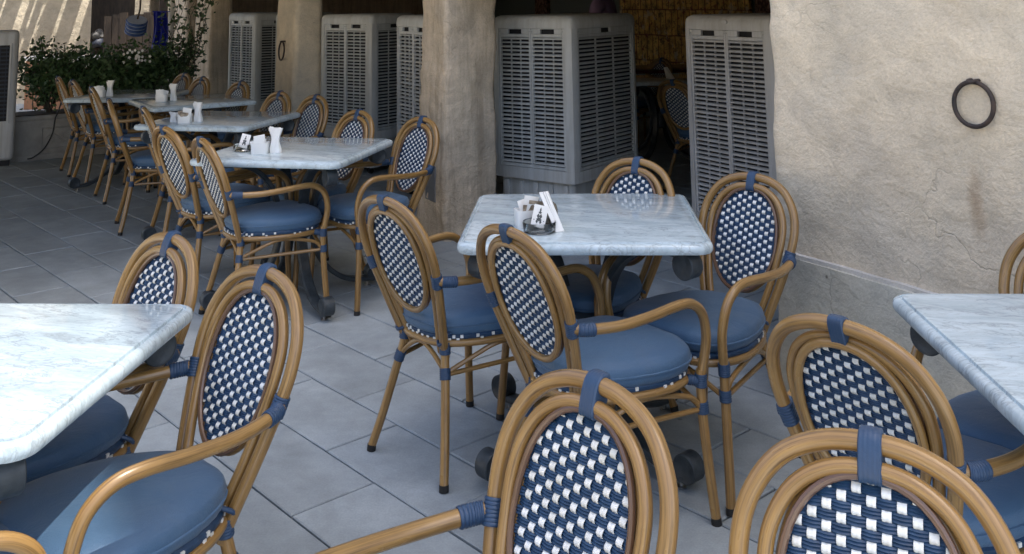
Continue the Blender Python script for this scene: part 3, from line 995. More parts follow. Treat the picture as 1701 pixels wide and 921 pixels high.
    for s in (-1, 1):      # tie straps of the cushion at the rear legs
        b_ = MB(); b_.tube(spline([(s * 0.120, -0.150, 0.430), (s * 0.128, -0.176, 0.415), (s * 0.112, -0.190, 0.395), (s * 0.090, -0.175, 0.405)], 4), 0.0055, 8)
        b_.build('cushion_tie', M['strap'], cu)
    return ch

CH = make_chair()
chairs = [
 ('A', -0.396, 3.485, -43.9, 'cane bistro chair with its woven back to us, left of the centre marble table', 'chairs at the centre table'),
 ('B', 0.057, 3.044, -49.1, 'cane bistro chair seen from behind, tucked against the front of the centre table', 'chairs at the centre table'),
 ('C', 0.413, 3.392, 137.0, 'cane bistro chair at the right of the centre marble table, beside the plaster wall', 'chairs at the centre table'),
 ('D', 0.037, 3.718, 140.0, 'cane bistro chair half hidden behind the centre marble table, in front of the grey cooler', 'chairs at the centre table'),
 ('NL1', -0.960, 2.147, 140.8, 'cane bistro chair with sun on its blue seat, right of the sunlit marble table', 'chairs at the sunlit table'),
 ('NL2', -1.336, 2.484, 140.0, 'cane bistro chair behind the sunlit marble table, only its woven back showing', 'chairs at the sunlit table'),
 ('NL3', -1.235, 1.770, -49.0, 'cane bistro chair in the lower left corner, only a bit of its arm showing', 'chairs at the sunlit table'),
 ('F1', -0.204, 1.500, 135.6, 'cane bistro chair at the bottom centre, its arm reaching down to the left', 'chairs along the bottom edge'),
 ('F2', 0.280, 1.228, 155.0, 'nearest cane bistro chair, large woven back cut off by the bottom right edge', 'chairs along the bottom edge'),
 ('F3', 0.745, 2.281, -44.2, 'cane bistro chair seen from behind, tucked under the right-hand marble table', 'chairs at the right-hand table'),
 ('R2', 1.140, 2.580, 137.0, 'cane bistro chair at the far right edge, behind the right-hand marble table', 'chairs at the right-hand table'),
 ('g', -1.522, 4.856, -50.9, 'cane bistro chair side-on at the front of the nearest left-row table', 'chairs along the left row'),
 ('f', -1.921, 5.327, -43.1, 'cane bistro chair seen from behind, left corner of the nearest left-row table', 'chairs along the left row'),
 ('h', -1.065, 5.161, 134.1, 'cane bistro chair facing left in front of the middle pier with the metal plate', 'chairs along the left row'),
 ('i', -1.484, 5.506, 137.0, 'cane bistro chair whose back is mirrored in the nearest left-row table', 'chairs along the left row'),
 ('e', -2.413, 6.227, -55.2, 'cane bistro chair at the front of the second left-row table', 'chairs along the left row'),
 ('d', -2.865, 6.710, -61.6, 'cane bistro chair seen edge-on, left of the second left-row table', 'chairs along the left row'),
 ('j', -1.985, 6.443, 137.0, 'cane bistro chair right of the second left-row table, before the slatted cooler', 'chairs along the left row'),
 ('k', -2.326, 6.736, 137.0, 'cane bistro chair below the pier with the small ring', 'chairs along the left row'),
 ('c', -3.485, 7.692, -53.9, 'third cane bistro chair from the left end of the far row, seen from behind', 'chairs along the left row'),
 ('b', -4.039, 8.441, -48.6, 'second cane bistro chair from the left end of the far row, before the carved planter', 'chairs along the left row'),
 ('a', -4.381, 8.847, -52.5, 'leftmost cane bistro chair of the far row, beside the carved planter', 'chairs along the left row'),
 ('l', -2.934, 7.672, 137.0, 'cane bistro chair facing left before the farthest slatted cooler', 'chairs along the left row'),
 ('m', -3.445, 8.164, 137.0, 'cane bistro chair facing left before the pale far pier, right of the climbing plant', 'chairs along the left row'),
 ('n', -3.790, 8.619, 137.0, 'farthest cane bistro chair, its back against the climbing plant', 'chairs along the left row'),
 ('in', 1.00, 7.84, -45.0, 'cane bistro chair in the dark room between the two near coolers', 'chairs inside the arcade'),
]
for i, (k, x, y, th, lab, grp) in enumerate(chairs):
    o = CH if i == 0 else copy_tree(CH)
    o.location = (x, y, 0)
    o.rotation_euler = (0, 0, math.radians(th))
    for cch in o.children:                       # cushions sit a little differently on each chair
        if cch.name.startswith('seat_cushion'):
            cch.rotation_euler.z = random.uniform(-0.035, 0.035)
            cch.location = (random.uniform(-0.004, 0.004), random.uniform(-0.006, 0.006), 0)
    tag(o, lab, 'chair', grp)

# ------------------------------------------------------------------ marble tables
def rrect(s, r, n=8):
    P = []
    for cx, cy, a0 in ((s - r, s - r, 0), (-s + r, s - r, PI / 2), (-s + r, -s + r, PI), (s - r, -s + r, 1.5 * PI)):
        for k in range(n + 1):
            a = a0 + PI / 2 * k / n
            P.append((cx + r * math.cos(a), cy + r * math.sin(a)))
    return P
def make_table(disc=False):
    t = empty('marble_table')
    b_ = MB()
    prof = [(0.385, 0.0, 0.712), (0.396, 0.0, 0.714), (0.4, 0, 0.722), (0.4, 0, 0.732), (0.397, 0, 0.739), (0.391, 0, 0.7435), (0.384, 0, 0.7455), (0.3825, 0, 0.7415), (0.3775, 0, 0.7415), (0.376, 0, 0.7475), (0.372, 0, 0.7485)]
    n = None
    for s, _, z in prof:
        P = rrect(s, 0.055 - (0.4 - s) * 0.8)
        n = len(P)
        b_.v += [(x, y, z) for x, y in P]
    for i in range(len(prof) - 1):
        for k in range(n):
            k2 = (k + 1) % n
            b_.face((i * n + k, i * n + k2, (i + 1) * n + k2, (i + 1) * n + k))
    b_.face([k for k in range(n)][::-1]); b_.face([(len(prof) - 1) * n + k for k in range(n)])
    b_.build('table_top', M['marble'], t, angle=30)
    base = empty('pedestal'); base.parent = t
    def bar(path, w, th):
        """flat bar swept along a path in the local (r, z) plane; tangential width w"""
        q = MB(); P = [Vector((p[0], 0, p[2] if len(p) > 2 else p[1])) for p in path]
        L_ = len(P)
        for i in range(L_):
            a, c = P[max(0, i - 1)], P[min(L_ - 1, i + 1)]
            T = (c - a).normalized(); Nn = Vector((-T.z, 0, T.x))
            e = 0.006
            for (dy, dn) in ((-w / 2, -th / 2 + e), (-w / 2 + e, -th / 2), (w / 2 - e, -th / 2), (w / 2, -th / 2 + e), (w / 2, th / 2 - e), (w / 2 - e, th / 2), (-w / 2 + e, th / 2), (-w / 2, th / 2 - e)):
                p = P[i] + Nn * dn
                q.v.append((p.x, dy, p.z))
        for i in range(L_ - 1):
            for k in range(8):
                k2 = (k + 1) % 8
                q.face((i * 8 + k, (i + 1) * 8 + k, (i + 1) * 8 + k2, i * 8 + k2))
        q.face(list(range(8))); q.face([(L_ - 1) * 8 + k for k in range(8)][::-1])
        return q
    def disc_(q, r0, z0, R_, w):
        n_ = 24; o = len(q.v)
        for (rr, y) in ((R_ - 0.012, -w / 2 - 0.001), (R_ - 0.009, -w / 2 - 0.003), (R_ - 0.003, -w / 2 - 0.003), (R_, -w / 2), (R_, w / 2), (R_ - 0.003, w / 2 + 0.003), (R_ - 0.009, w / 2 + 0.003), (R_ - 0.012, w / 2 + 0.001)):
            for k in range(n_):
                a = 2 * PI * k / n_
                q.v.append((r0 + rr * math.cos(a), y, z0 + rr * math.sin(a)))
        for i in range(7):
            for k in range(n_):
                k2 = (k + 1) % n_
                q.face((o + i * n_ + k, o + (i + 1) * n_ + k, o + (i + 1) * n_ + k2, o + i * n_ + k2))
        q.face([o + k for k in range(n_)]); q.face([o + 7 * n_ + k for k in range(n_)][::-1])
    for k in range(4):
        a = PI / 4 + k * PI / 2
        if disc:
            q = bar([(0.05, 0.66), (0.20, 0.685), (0.30, 0.690)], 0.045, 0.02)
        else:
            path = spline([(0.45, 0, 0.6975), (0.37, 0, 0.6985), (0.29, 0, 0.690), (0.205, 0, 0.650), (0.135, 0, 0.570), (0.095, 0, 0.46), (0.085, 0, 0.36), (0.105, 0, 0.25), (0.160, 0, 0.145), (0.245, 0, 0.075), (0.335, 0, 0.045), (0.43, 0, 0.038)], 4)
            q = bar(path, 0.052, 0.024)
            disc_(q, 0.455, 0.6660, 0.042, 0.048)
            disc_(q, 0.432, 0.0690, 0.043, 0.048)
        q.build('scroll_leg', M['iron'], base, rot=(0, 0, a))
        if not disc:
            q = MB(); q.lathe([(0.016, 0.0), (0.016, 0.006), (0.006, 0.007), (0.006, 0.028)], 12, (0.40 * math.cos(a), 0.40 * math.sin(a), 0))
            q.build('levelling_foot', M['steel'], base)
    q = MB()
    if disc:
        q.lathe([(0.20, 0.0), (0.205, 0.01), (0.20, 0.028), (0.06, 0.04), (0.035, 0.06), (0.035, 0.66), (0.07, 0.69), (0.07, 0.711)], 32)
    else:
        q.lathe([(0.060, 0.30), (0.078, 0.31), (0.078, 0.43), (0.060, 0.44)], 20)
    q.build('column', M['iron'], base)
    return t
tables = [
 (0.023, 3.505, 0.0, 'white marble table in the centre, set with a glass ashtray and napkins'),
 (-1.360, 2.130, 0.0, 'sunlit white marble table at the left edge, half in sunlight'),
 (1.185, 2.235, 0.0, 'empty white marble table cut off by the right edge, before the plaster wall'),
 (-1.440, 5.090, -9.0, 'nearest marble table of the left row, reflecting the chair behind it'),
 (-2.330, 6.420, -10.0, 'second marble table of the left row, dark and glossy'),
 (-3.000, 7.620, 38.0, 'small marble table on a round foot, third of the left row'),
 (-3.760, 8.190, 0.0, 'farthest marble table of the left row, in front of the hedge'),
]
TB = make_table(); TD = make_table(True); used = [False, False]
TROOT = []
for i, (x, y, rz, lab) in enumerate(tables):
    src = 1 if i == 5 else 0
    o = (TD if src else TB) if not used[src] else copy_tree(TB)
    used[src] = True
    o.location = (x, y, 0); o.rotation_euler = (0, 0, math.radians(rz))
    tag(o, lab, 'table', 'marble bistro tables')
    TROOT.append(o)

# ------------------------------------------------------------------ things on the tables
TZ = 0.7486
def rect_cup(b_, wx, wy, h, t=0.004, wave=0.0, r=0.012):
    def ring(s, z, wv):
        P = []
        for cx, cy, a0 in ((wx - r, wy - r, 0), (-wx + r, wy - r, PI / 2), (-wx + r, -wy + r, PI), (wx - r, -wy + r, 1.5 * PI)):
            for k in range(5):
                a = a0 + PI / 2 * k / 4
                P.append(((cx + r * math.cos(a)) * s, (cy + r * math.sin(a)) * s, z))
            nx = {0: (-1, 0), PI / 2: (0, -1), PI: (1, 0)}.get(a0, (0, 1))
        return P
    loops = []
    for s, z in ((0.93, 0.0), (0.95, 0.003), (1.0, h), (0.95, h + 0.001), (0.90, 0.008)):
        L_ = ring(s, z, 0)
        if z > h - 0.002:
            L_ = [(x, y, zz - 0.010 * max(0, 1 - (x / (wx * 0.75)) ** 2)) for x, y, zz in L_]
        loops.append(L_)
    n = len(loops[0]); o = len(b_.v)
    for L_ in loops: b_.v += L_
    for i in range(len(loops) - 1):
        for k in range(n):
            k2 = (k + 1) % n
            b_.face((o + i * n + k, o + i * n + k2, o + (i + 1) * n + k2, o + (i + 1) * n + k))
    b_.face([o + k for k in range(n)][::-1]); b_.face([o + (len(loops) - 1) * n + k for k in range(n)])
def sachet_holder(x, y, rz, label, brown=False):
    e = tag(empty('sachet_holder', (x, y, TZ), rz), label, 'sachet holder', 'white sachet holders')
    b_ = MB(); rect_cup(b_, 0.043, 0.030, 0.055); b_.build('cup', M['ceramic'], e)
    rnd = random.Random(int(x * 1000) % 997)
    for k in range(7):
        b_ = MB()
        h = rnd.uniform(0.058, 0.090); w = rnd.uniform(0.040, 0.058)
        X = Matrix.Translation((rnd.uniform(-0.012, 0.012), -0.020 + k * 0.0063, 0.0095)) @ Matrix.Rotation(rnd.uniform(-0.12, 0.12) - (k - 3) * 0.05, 4, 'X') @ Matrix.Rotation(rnd.uniform(-0.28, 0.28), 4, 'Y')
        n = 6; o = 0
        for sd in (-1, 1):
            for j in range(n + 1):
                for i in range(n + 1):
                    u, v = i / n, j / n
                    bul = 0.0024 * math.sin(PI * u) * math.sin(PI * v) + 0.0006 * math.sin(9 * u + k)
                    b_.v.append(tuple(X @ Vector((-w / 2 + w * u, sd * (0.0004 + bul), h * v))))
        st = (n + 1) ** 2
        for sd in (0, 1):
            for j in range(n):
                for i in range(n):
                    a = sd * st + j * (n + 1) + i
                    f = (a, a + 1, a + n + 2, a + n + 1)
                    b_.face(f if sd == 0 else f[::-1])
        b_.build('sachet', M['sachet'] if (brown and k % 2 == 0) else M['paper'], e)
    return e
def ashtray(x, y, label, card_rz):
    e = tag(empty('glass_ashtray', (x, y, TZ)), label, 'ashtray', 'glass ashtrays')
    b_ = MB(); b_.lathe([(0.046, 0.0), (0.052, 0.003), (0.055, 0.030), (0.0535, 0.034), (0.050, 0.033), (0.046, 0.009), (0.020, 0.007), (0.001, 0.007)], 40)
    b_.build('bowl', M['glass'], e)
    c = tag(empty('card', (x - 0.008, y - 0.004, TZ + 0.0095), card_rz), None, 'card', 'printed cards in the ashtrays')
    X = Matrix.Rotation(-0.30, 4, 'X') @ Matrix.Rotation(0.26, 4, 'Y')
    b_ = MB(); b_.box((-0.023, -0.0006, 0.0), (0.023, 0.0006, 0.075), M_=X); b_.build('paper_card', M['paper'], c, smooth=False)
    b_ = MB()
    rr = random.Random(3)
    def dia(cx, cz, w, h):
        o = len(b_.v)
        b_.v += [tuple(X @ Vector(p)) for p in ((cx - w, -0.0011, cz), (cx, -0.0011, cz - h), (cx + w, -0.0011, cz), (cx, -0.0011, cz + h))]
        b_.face((o, o + 1, o + 2, o + 3))
    for cx, cz, w, h in ((0, 0.060, 0.003, 0.009), (0, 0.052, 0.006, 0.005), (-0.004, 0.040, 0.005, 0.009), (0.004, 0.040, 0.005, 0.009), (0, 0.030, 0.010, 0.006), (-0.006, 0.023, 0.004, 0.007), (0.006, 0.023, 0.004, 0.007), (-0.016, 0.027, 0.002, 0.002), (0.016, 0.027, 0.002, 0.002)):
        dia(cx, cz, w, h)
    b_.build('printed_emblem', M['ink'], c, smooth=False)
    return e, c
def napkins(x, y, rz, label, style='tri', h=0.115):
    e = tag(empty('napkins', (x, y, TZ), rz), label, 'napkins', 'paper napkins standing on the tables')
    rnd = random.Random(int((x + 9) * 1000))
    for k in range(6):
        b_ = MB(); X = Matrix.Translation((-0.008 + 0.0048 * k, 0.002 * k, 0.0007)) @ Matrix.Rotation(rnd.uniform(-0.008, 0.008) + (-0.40 if style == 'tri' else 0), 4, 'Y')
        if style == 'tri':
            # leaning folded napkin: narrow at the top, wide at the foot
            pts = [(0, -0.062, 0.0), (0, 0.062, 0.0), (0, 0.030, h), (0, -0.006, h + 0.006)]
        else:
            kx = rnd.uniform(-0.006, 0.006); pts = [(0, -0.026 + kx, 0.0), (0, 0.024 + kx, 0.0), (0, 0.034 - kx, h + rnd.uniform(-.012, .006)), (0, -0.032 - kx, h + rnd.uniform(-.014, .004))]
        n = 6; st = (n + 1) ** 2
        for sd in (-1, 1):
            for j in range(n + 1):
                for i in range(n + 1):
                    u, v = i / n, j / n
                    p = (Vector(pts[0]) * (1 - u) + Vector(pts[1]) * u) * (1 - v) + (Vector(pts[3]) * (1 - u) + Vector(pts[2]) * u) * v
                    if style != 'tri': p.y *= 1 - 0.30 * math.sin(PI * v) ** 2
                    wv = 0.0016 * math.sin(5 * u + 2 * k) * v + (0.004 * math.sin(6.3 * v + 0.6 + 9 * u) * (1 if style != 'tri' else 0.1))
                    b_.v.append(tuple(X @ (p + Vector((sd * 0.0023 + wv, 0, 0)))))
        for sd in (0, 1):
            for j in range(n):
                for i in range(n):
                    a = sd * st + j * (n + 1) + i
                    f = (a, a + 1, a + n + 2, a + n + 1)
                    b_.face(f if sd else f[::-1])
        bd = list(range(n + 1)) + [n + (n + 1) * q for q in range(1, n + 1)] + [st - 2 - q for q in range(n)] + [(n + 1) * q for q in range(n - 1, 0, -1)]
        for q in range(len(bd)):
            a, c = bd[q], bd[(q + 1) % len(bd)]
            b_.face((a, c, c + st, a + st))
        b_.build('napkin', M['paper'], e, angle=50)
    return e
sachet_holder(-0.160, 3.345, 0.35, 'white sachet holder on the centre table, behind the ashtray', True)
e_, c_ = ashtray(-0.119, 3.262, 'round clear glass ashtray on the centre table', 0.15)
tag(c_, 'small printed white card leaning in the ashtray on the centre table')
napkins(-0.062, 3.315, 0.10, 'folded white napkins leaning to a point on the centre table', 'tri', 0.118)
b_ = MB(); b_.lathe([(0.034, 0.0), (0.038, 0.012), (0.038, 0.045), (0.033, 0.062), (0.022, 0.071), (0.001, 0.073)], 32)
ob = b_.build('napkin_holder_arch', M['smoke_glass'], None, loc=(-0.098, 3.375, TZ))  # dark arch of the napkin holder, modelled as a dome
tag(ob, 'dark arch of the napkin holder, built as a smoky brown dome on the centre table', 'jar')
sachet_holder(-1.575, 4.905, 0.1, 'white sachet holder on the nearest table of the left row')
e_, c_ = ashtray(-1.690, 5.005, 'glass ashtray on the nearest table of the left row', 0.25)
tag(c_, 'printed card in the ashtray on the nearest table of the left row')
napkins(-1.500, 4.925, 1.35, 'twisted stack of white napkins standing on the nearest table of the left row', 'twist', 0.125)
sachet_holder(-2.470, 6.165, 0.1, 'white sachet holder on the second table of the left row', True)
napkins(-2.405, 6.22, 1.3, 'white napkins standing on the second table of the left row', 'twist', 0.12)
napkins(-2.555, 6.20, 1.2, 'low white paper napkins left of the sachet holder on the second table', 'twist', 0.06)
sachet_holder(-3.195, 7.500, 0.1, 'white sachet holder on the third table of the left row')
napkins(-3.125, 7.560, 1.3, 'white napkins standing on the third table of the left row', 'twist', 0.125)
sachet_holder(-3.890, 7.90, 0.1, 'white sachet holder on the farthest table of the left row')
napkins(-3.825, 7.95, 1.3, 'white napkins standing on the farthest table of the left row', 'twist', 0.125)

# ------------------------------------------------------------------ evaporative coolers
SLAT = {}
def slat_mesh(w, thick, pal):
    k = (round(w, 3), thick, pal)
    if k not in SLAT:
        b_ = MB()
        # louvre blade: broad face looking out and a little up
        P = [(-0.009, 0.0085), (0.006, 0.0050), (0.0115, -0.0045), (0.0105, -0.0062), (-0.009, 0.0040)] if thick else [(-0.009, 0.0070), (0.004, 0.0042), (0.0085, -0.0030), (0.0075, -0.0045), (-0.009, 0.0030)]
        n = len(P)
        for x in (-w / 2, w / 2):
            b_.v += [(x, -p[0], p[1]) for p in P]
        for i in range(n):
            j = (i + 1) % n
            b_.face((i, j, n + j, n + i))
        b_.face(list(range(n))[::-1]); b_.face([n + i for i in range(n)])
        SLAT[k] = b_.mesh('slat', M[pal], smooth=False)
    return SLAT[k]
def make_cooler(label, corner, front_dir, W, D, zb=0.30, H=1.385, side=True, rows=31, pal='grey_plastic'):
    """corner: nearest front corner on the right of the front face (world xy); front_dir: unit vector from that corner along the front face"""
    fd = Vector(front_dir).normalized()
    ang = math.atan2(-fd.y, -fd.x)            # local +x points from the far end of the front to the corner
    c = Vector(corner)
    mid = c + fd * (W / 2)
    ob = empty('air_cooler', (mid.x, mid.y, 0), ang)
    # local: x along front, front face at y = 0, body towards +y
    inward = Vector((-math.sin(ang), math.cos(ang)))
    tag(ob, label, 'air cooler', 'tall grey evaporative coolers')
    mp = M[pal]
    hw = W / 2; I = 0.030
    body = MB(); body.box((-hw + I, I, zb + 0.02), (hw - I, D - I, H - 0.06)); body.build('dark_cavity_core', M['dark_plastic'], ob, smooth=False)  # near-black core paints in the shade behind the louvres
    cap_h = 0.088
    bevel_box('top_cap', (-hw, 0, H - cap_h), (hw, D, H), 0.052, 3, mp, ob, pick=lambda e: all(v.co.z > H - 0.01 for v in e.verts) or abs(e.verts[0].co.z - e.verts[1].co.z) > 0.05)
    bevel_box('bottom_skirt', (-hw, 0, zb), (hw, D, zb + 0.075), 0.052, 2, mp, ob, pick=lambda e: abs(e.verts[0].co.z - e.verts[1].co.z) > 0.05)
    z0, z1 = zb + 0.0755, H - cap_h - 0.0005
    cw = 0.07
    for sx in (-1, 1):
        for (y0, y1) in ((0, cw), (D - cw, D)):
            xx = (-hw, -hw + cw) if sx < 0 else (hw - cw, hw)
            def pk(e, sx=sx, y0=y0):
                v = e.verts
                return abs(v[0].co.z - v[1].co.z) > 0.3 and abs(v[0].co.x - sx * hw) < 1e-4 and abs(v[0].co.y - (0 if y0 == 0 else D)) < 1e-4
            bevel_box('corner_post', (xx[0], y0, z0), (xx[1], y1, z1), 0.052, 2, mp, ob, pick=pk)
    bevel_box('back_panel', (-hw + cw + 0.001, D - 0.028, z0), (hw - cw - 0.001, D - 0.004, z1), 0.003, 1, mp, ob)
    bevel_box('side_panel', (-hw + 0.004, cw + 0.001, z0), (-hw + 0.028, D - cw - 0.001, z1), 0.003, 1, mp, ob)
    def louvre(x0, x1, X, cols, tagname):
        """louvred door between x0 and x1 on the local face given by X"""
        pan = empty(tagname); pan.parent = ob; pan.matrix_local = X
        hd = 0.058
        n = cols
        st = 0.016
        wcol = (x1 - x0) / n
        def piece(name, a, b_, m_=mp):
            q = bevel_box(name, a, b_, 0.0025, 1, m_, pan)
            return q
        for i in range(n):
            a0, a1 = x0 + wcol * i + 0.0012, x0 + wcol * (i + 1) - 0.0012
            piece('stile', (a0, 0.004, z0 + 0.0005), (a0 + st, 0.026, z1 - 0.0005))
            piece('stile', (a1 - st, 0.004, z0 + 0.0005), (a1, 0.026, z1 - 0.0005))
            # head rail with a hand slot: four pieces round a real opening
            cx = (a0 + a1) / 2; sw = min(0.12, (a1 - a0) * 0.42) ; so = (a1 - a0) * 0.02
            zr0, zr1 = z1 - hd, z1 - 0.0007
            zs0, zs1 = zr1 - 0.036, zr1 - 0.004
            piece('rail', (a0 + st + 0.0005, 0.0045, zr0), (a1 - st - 0.0005, 0.024, zs0))
            piece('rail', (a0 + st + 0.0005, 0.0045, zs0 + 0.0004), (cx - sw / 2, 0.024, zr1))
            piece('rail', (cx + sw / 2, 0.0045, zs0 + 0.0004), (a1 - st - 0.0005, 0.024, zr1))
            piece('rail', (cx - sw / 2 + 0.0004, 0.0045, zs1), (cx + sw / 2 - 0.0004, 0.024, zr1))
            piece('rail', (a0 + st + 0.0005, 0.0045, z0 + 0.001), (a1 - st - 0.0005, 0.024, z0 + 0.022))
            for f in (1 / 3, 2 / 3):
                xx = a0 + st + (a1 - a0 - 2 * st) * f
                piece('mullion', (xx - 0.003, 0.014, z0 + 0.0225), (xx + 0.003, 0.0285, zr0 - 0.0005))
            ms = [slat_mesh(a1 - a0 - 2 * st - 0.002, q, pal) for q in (True, False)]
            zlo, zhi = z0 + 0.034, zr0 - 0.010
            for k in range(rows):
                z = zlo + (zhi - zlo) * k / (rows - 1)
                link('slat', ms[k % 2], pan, ((a0 + a1) / 2, 0.0165, z))
            for zz in (z0 + 0.03, z1 - 0.02):
                for xx in (a0 + st * 0.5, a1 - st * 0.5):
                    b_ = MB(); b_.tube([(xx, 0.0045, zz), (xx, 0.0015, zz)], 0.0035, 8); b_.build('screw', M['steel'], pan)
    louvre(-hw + cw, hw - cw, Matrix.Identity(4), 2, 'front_grille')
    if side:
        Xs = Matrix.Translation((hw, D / 2, 0)) @ Matrix.Rotation(PI / 2, 4, 'Z')
        louvre(-(D / 2 - cw), D / 2 - cw, Xs, 1, 'side_grille')
    else:
        bevel_box('side_panel', (hw - 0.028, cw + 0.001, z0), (hw - 0.004, D - cw - 0.001, z1), 0.003, 1, mp, ob)
    # water tank under the body, with ribs and castors
    bevel_box('tank', (-hw + 0.045, 0.045, 0.06), (hw - 0.045, D - 0.045, zb - 0.0005), 0.03, 3, mp, ob, pick=lambda e: abs(e.verts[0].co.z - e.verts[1].co.z) > 0.05)
    for k in range(5):
        x = -hw + 0.10 + (W - 0.20) * k / 4
        bevel_box('tank_rib', (x - 0.020, 0.031, 0.075), (x + 0.020, 0.0445, zb - 0.02), 0.006, 2, mp, ob)
    for sx in (-1, 1):
        for yy in (0.10, D - 0.10):
            b_ = MB(); b_.tube([(sx * (hw - 0.11) - 0.012, yy, 0.030), (sx * (hw - 0.11) + 0.012, yy, 0.030)], 0.030, 16)
            b_.build('castor', M['rubber'], ob)
    return ob
fdK1 = Vector((-0.832, 0.553))
make_cooler('big grey louvred cooler standing behind the centre table, two faces showing', (0.002, 6.465), fdK1, 0.685, 0.86)
fdK2 = E_
c2 = Vector((0.690, 6.19)) - fdK2 * 0.78
make_cooler('pale grey louvred cooler half hidden by the right wall', c2, fdK2, 0.78, 0.62, zb=0.10, side=False, rows=39, pal='pale_plastic')

# small oval badge on the cap of the half hidden cooler
kb = [o for o in bpy.data.objects if o.name.startswith('air_cooler')][-1]
b_ = MB(); n_ = 20
for y in (0.001, -0.004):
    b_.v += [(0.026 * math.cos(2 * PI * k / n_), y, 1.345 + 0.011 * math.sin(2 * PI * k / n_)) for k in range(n_)]
for k in range(n_): b_.face((k, (k + 1) % n_, n_ + (k + 1) % n_, n_ + k))
b_.face([n_ + k for k in range(n_)])
b_.build('oval_badge', M['pale_plastic'], kb)
make_cooler('grey louvred cooler behind the second table, left of the middle pier', (-1.75, 8.50), fdK1, 0.685, 0.60, rows=30)
c4 = Vector((-1.42, 7.78)) - E_ * 0.70
make_cooler('grey louvred cooler partly hidden by the middle pier', c4, E_, 0.70, 0.55, side=False, rows=30)
make_cooler('farthest full grey louvred cooler, left of the pier with the small ring', (-3.58, 10.90), (-0.72, 0.69), 0.685, 0.60, rows=29)
c6 = Vector((-3.30, 10.70)) - E_ * 0.62
make_cooler('sliver of a grey louvred cooler behind the pier with the small ring', c6, E_, 0.62, 0.5, side=False, rows=29)
# pale cooler at the left edge
k0x = (fw + rt2 * ((27 - 850.5) / F_PX) - up2 * ((160 - PRIN_Y) / F_PX))
k0 = tag(empty('air_cooler', (k0x.x / k0x.y * 9.12 - 0.31 * math.cos(0.52), 9.12 - 0.31 * math.sin(0.52), 0), 0.52), 'pale cooler with a dark grille, cut off by the left edge', 'air cooler', 'pale cooler by the planter')
bevel_box('housing', (-0.31, 0.02, 0.05), (0.31, 0.30, 1.27), 0.045, 5, M['pale_plastic'], k0, pick=lambda e: abs(e.verts[0].co.y - e.verts[1].co.y) > 0.1 or all(v.co.y < 0.1 for v in e.verts))
b_ = MB(); b_.box((-0.24, 0.014, 0.42), (0.235, 0.0195, 1.13)); b_.build('grille_pad', M['dark_plastic'], k0, smooth=False)
bevel_box('grille_frame', (0.235, 0.004, 0.40), (0.255, 0.0192, 1.15), 0.003, 1, M['pale_plastic'], k0)
for k in range(18):
    z = 0.45 + k * 0.038
    b_ = MB(); b_.box((-0.239, 0.003, z), (0.234, 0.013, z + 0.014)); b_.build('slat', M['navy_pad'], k0, smooth=False)
for k in range(9):
    x = -0.21 + k * 0.052
    b_ = MB(); b_.box((x, 0.0005, 0.42), (x + 0.006, 0.0028, 1.13)); b_.build('mullion', M['navy_pad'], k0, smooth=False)
b_ = MB(); b_.box((-0.28, 0.05, 0.0), (0.28, 0.27, 0.0495)); b_.build('foot', M['dark_plastic'], k0, smooth=False)
b_ = MB()
b_.tube(spline([(-5.08, 9.62, 0.70), (-5.10, 9.52, 0.46), (-5.09, 9.45, 0.40), (-5.10, 9.43, 0.26), (-5.16, 9.40, 0.12), (-5.24, 9.36, 0.045), (-5.29, 9.34, 0.03)], 6), 0.007, 6)
tag(b_.build('power_cable', M['cable']), 'thin black cable hanging down the front of the carved planter', 'cable')

# ------------------------------------------------------------------ planter, shrubs, climber
PS, PD = Vector((-5.32, 9.44)), Vector((0.80, 0.60)); PN = Vector((-0.60, 0.80))
pang = math.atan2(PD.y, PD.x)
pl_ = tag(empty('planter', (PS.x, PS.y, 0), pang), 'long pale planter with a carved scroll panel at the far end of the terrace', 'planter')
PLEN = 1.62
bevel_box('box', (-0.22, 0, 0.0), (PLEN, 0.50, 0.385), 0.012, 2, M['planter'], pl_)
bevel_box('rim', (-0.232, -0.014, 0.3855), (PLEN, 0.514, 0.425), 0.008, 2, M['planter'], pl_)
bevel_box('base_course', (-0.23, -0.022, 0.0), (PLEN, -0.0006, 0.055), 0.005, 1, M['planter'], pl_)
b_ = MB(); b_.box((-0.19, 0.03, 0.4255), (PLEN - 0.03, 0.47, 0.431)); b_.build('soil', M['soil'], pl_, smooth=False)
for q in range(2):
    x0 = 0.10 + q * 0.74
    fr = [(x0, -0.004, 0.10), (x0 + 0.56, -0.004, 0.10), (x0 + 0.56, -0.004, 0.30), (x0, -0.004, 0.30)]
    b_ = MB(); b_.tube(fr, 0.007, 6, closed=True)
    b_.build('panel_border', M['planter'], pl_)
    b_ = MB()
    wave = [(x0 + 0.03 + 0.50 * i / 30, -0.003, 0.20 + 0.045 * math.sin(i / 30 * 4 * PI)) for i in range(31)]
    b_.tube(wave, 0.0065, 6)
    b_.build('carved_scroll', M['planter'], pl_)
    for k in range(4):
        cx, cz = x0 + 0.09 + 0.125 * k, 0.20 - 0.02 * (1 if k % 2 == 0 else -1)
        sp = [(cx + (0.006 + 0.030 * i / 26) * math.cos(i * 0.45), -0.003, cz + (0.006 + 0.030 * i / 26) * math.sin(i * 0.45 * (1 if k % 2 else -1))) for i in range(27)]
        b_ = MB(); b_.tube(sp, 0.005, 6); b_.build('carved_scroll', M['planter'], pl_)

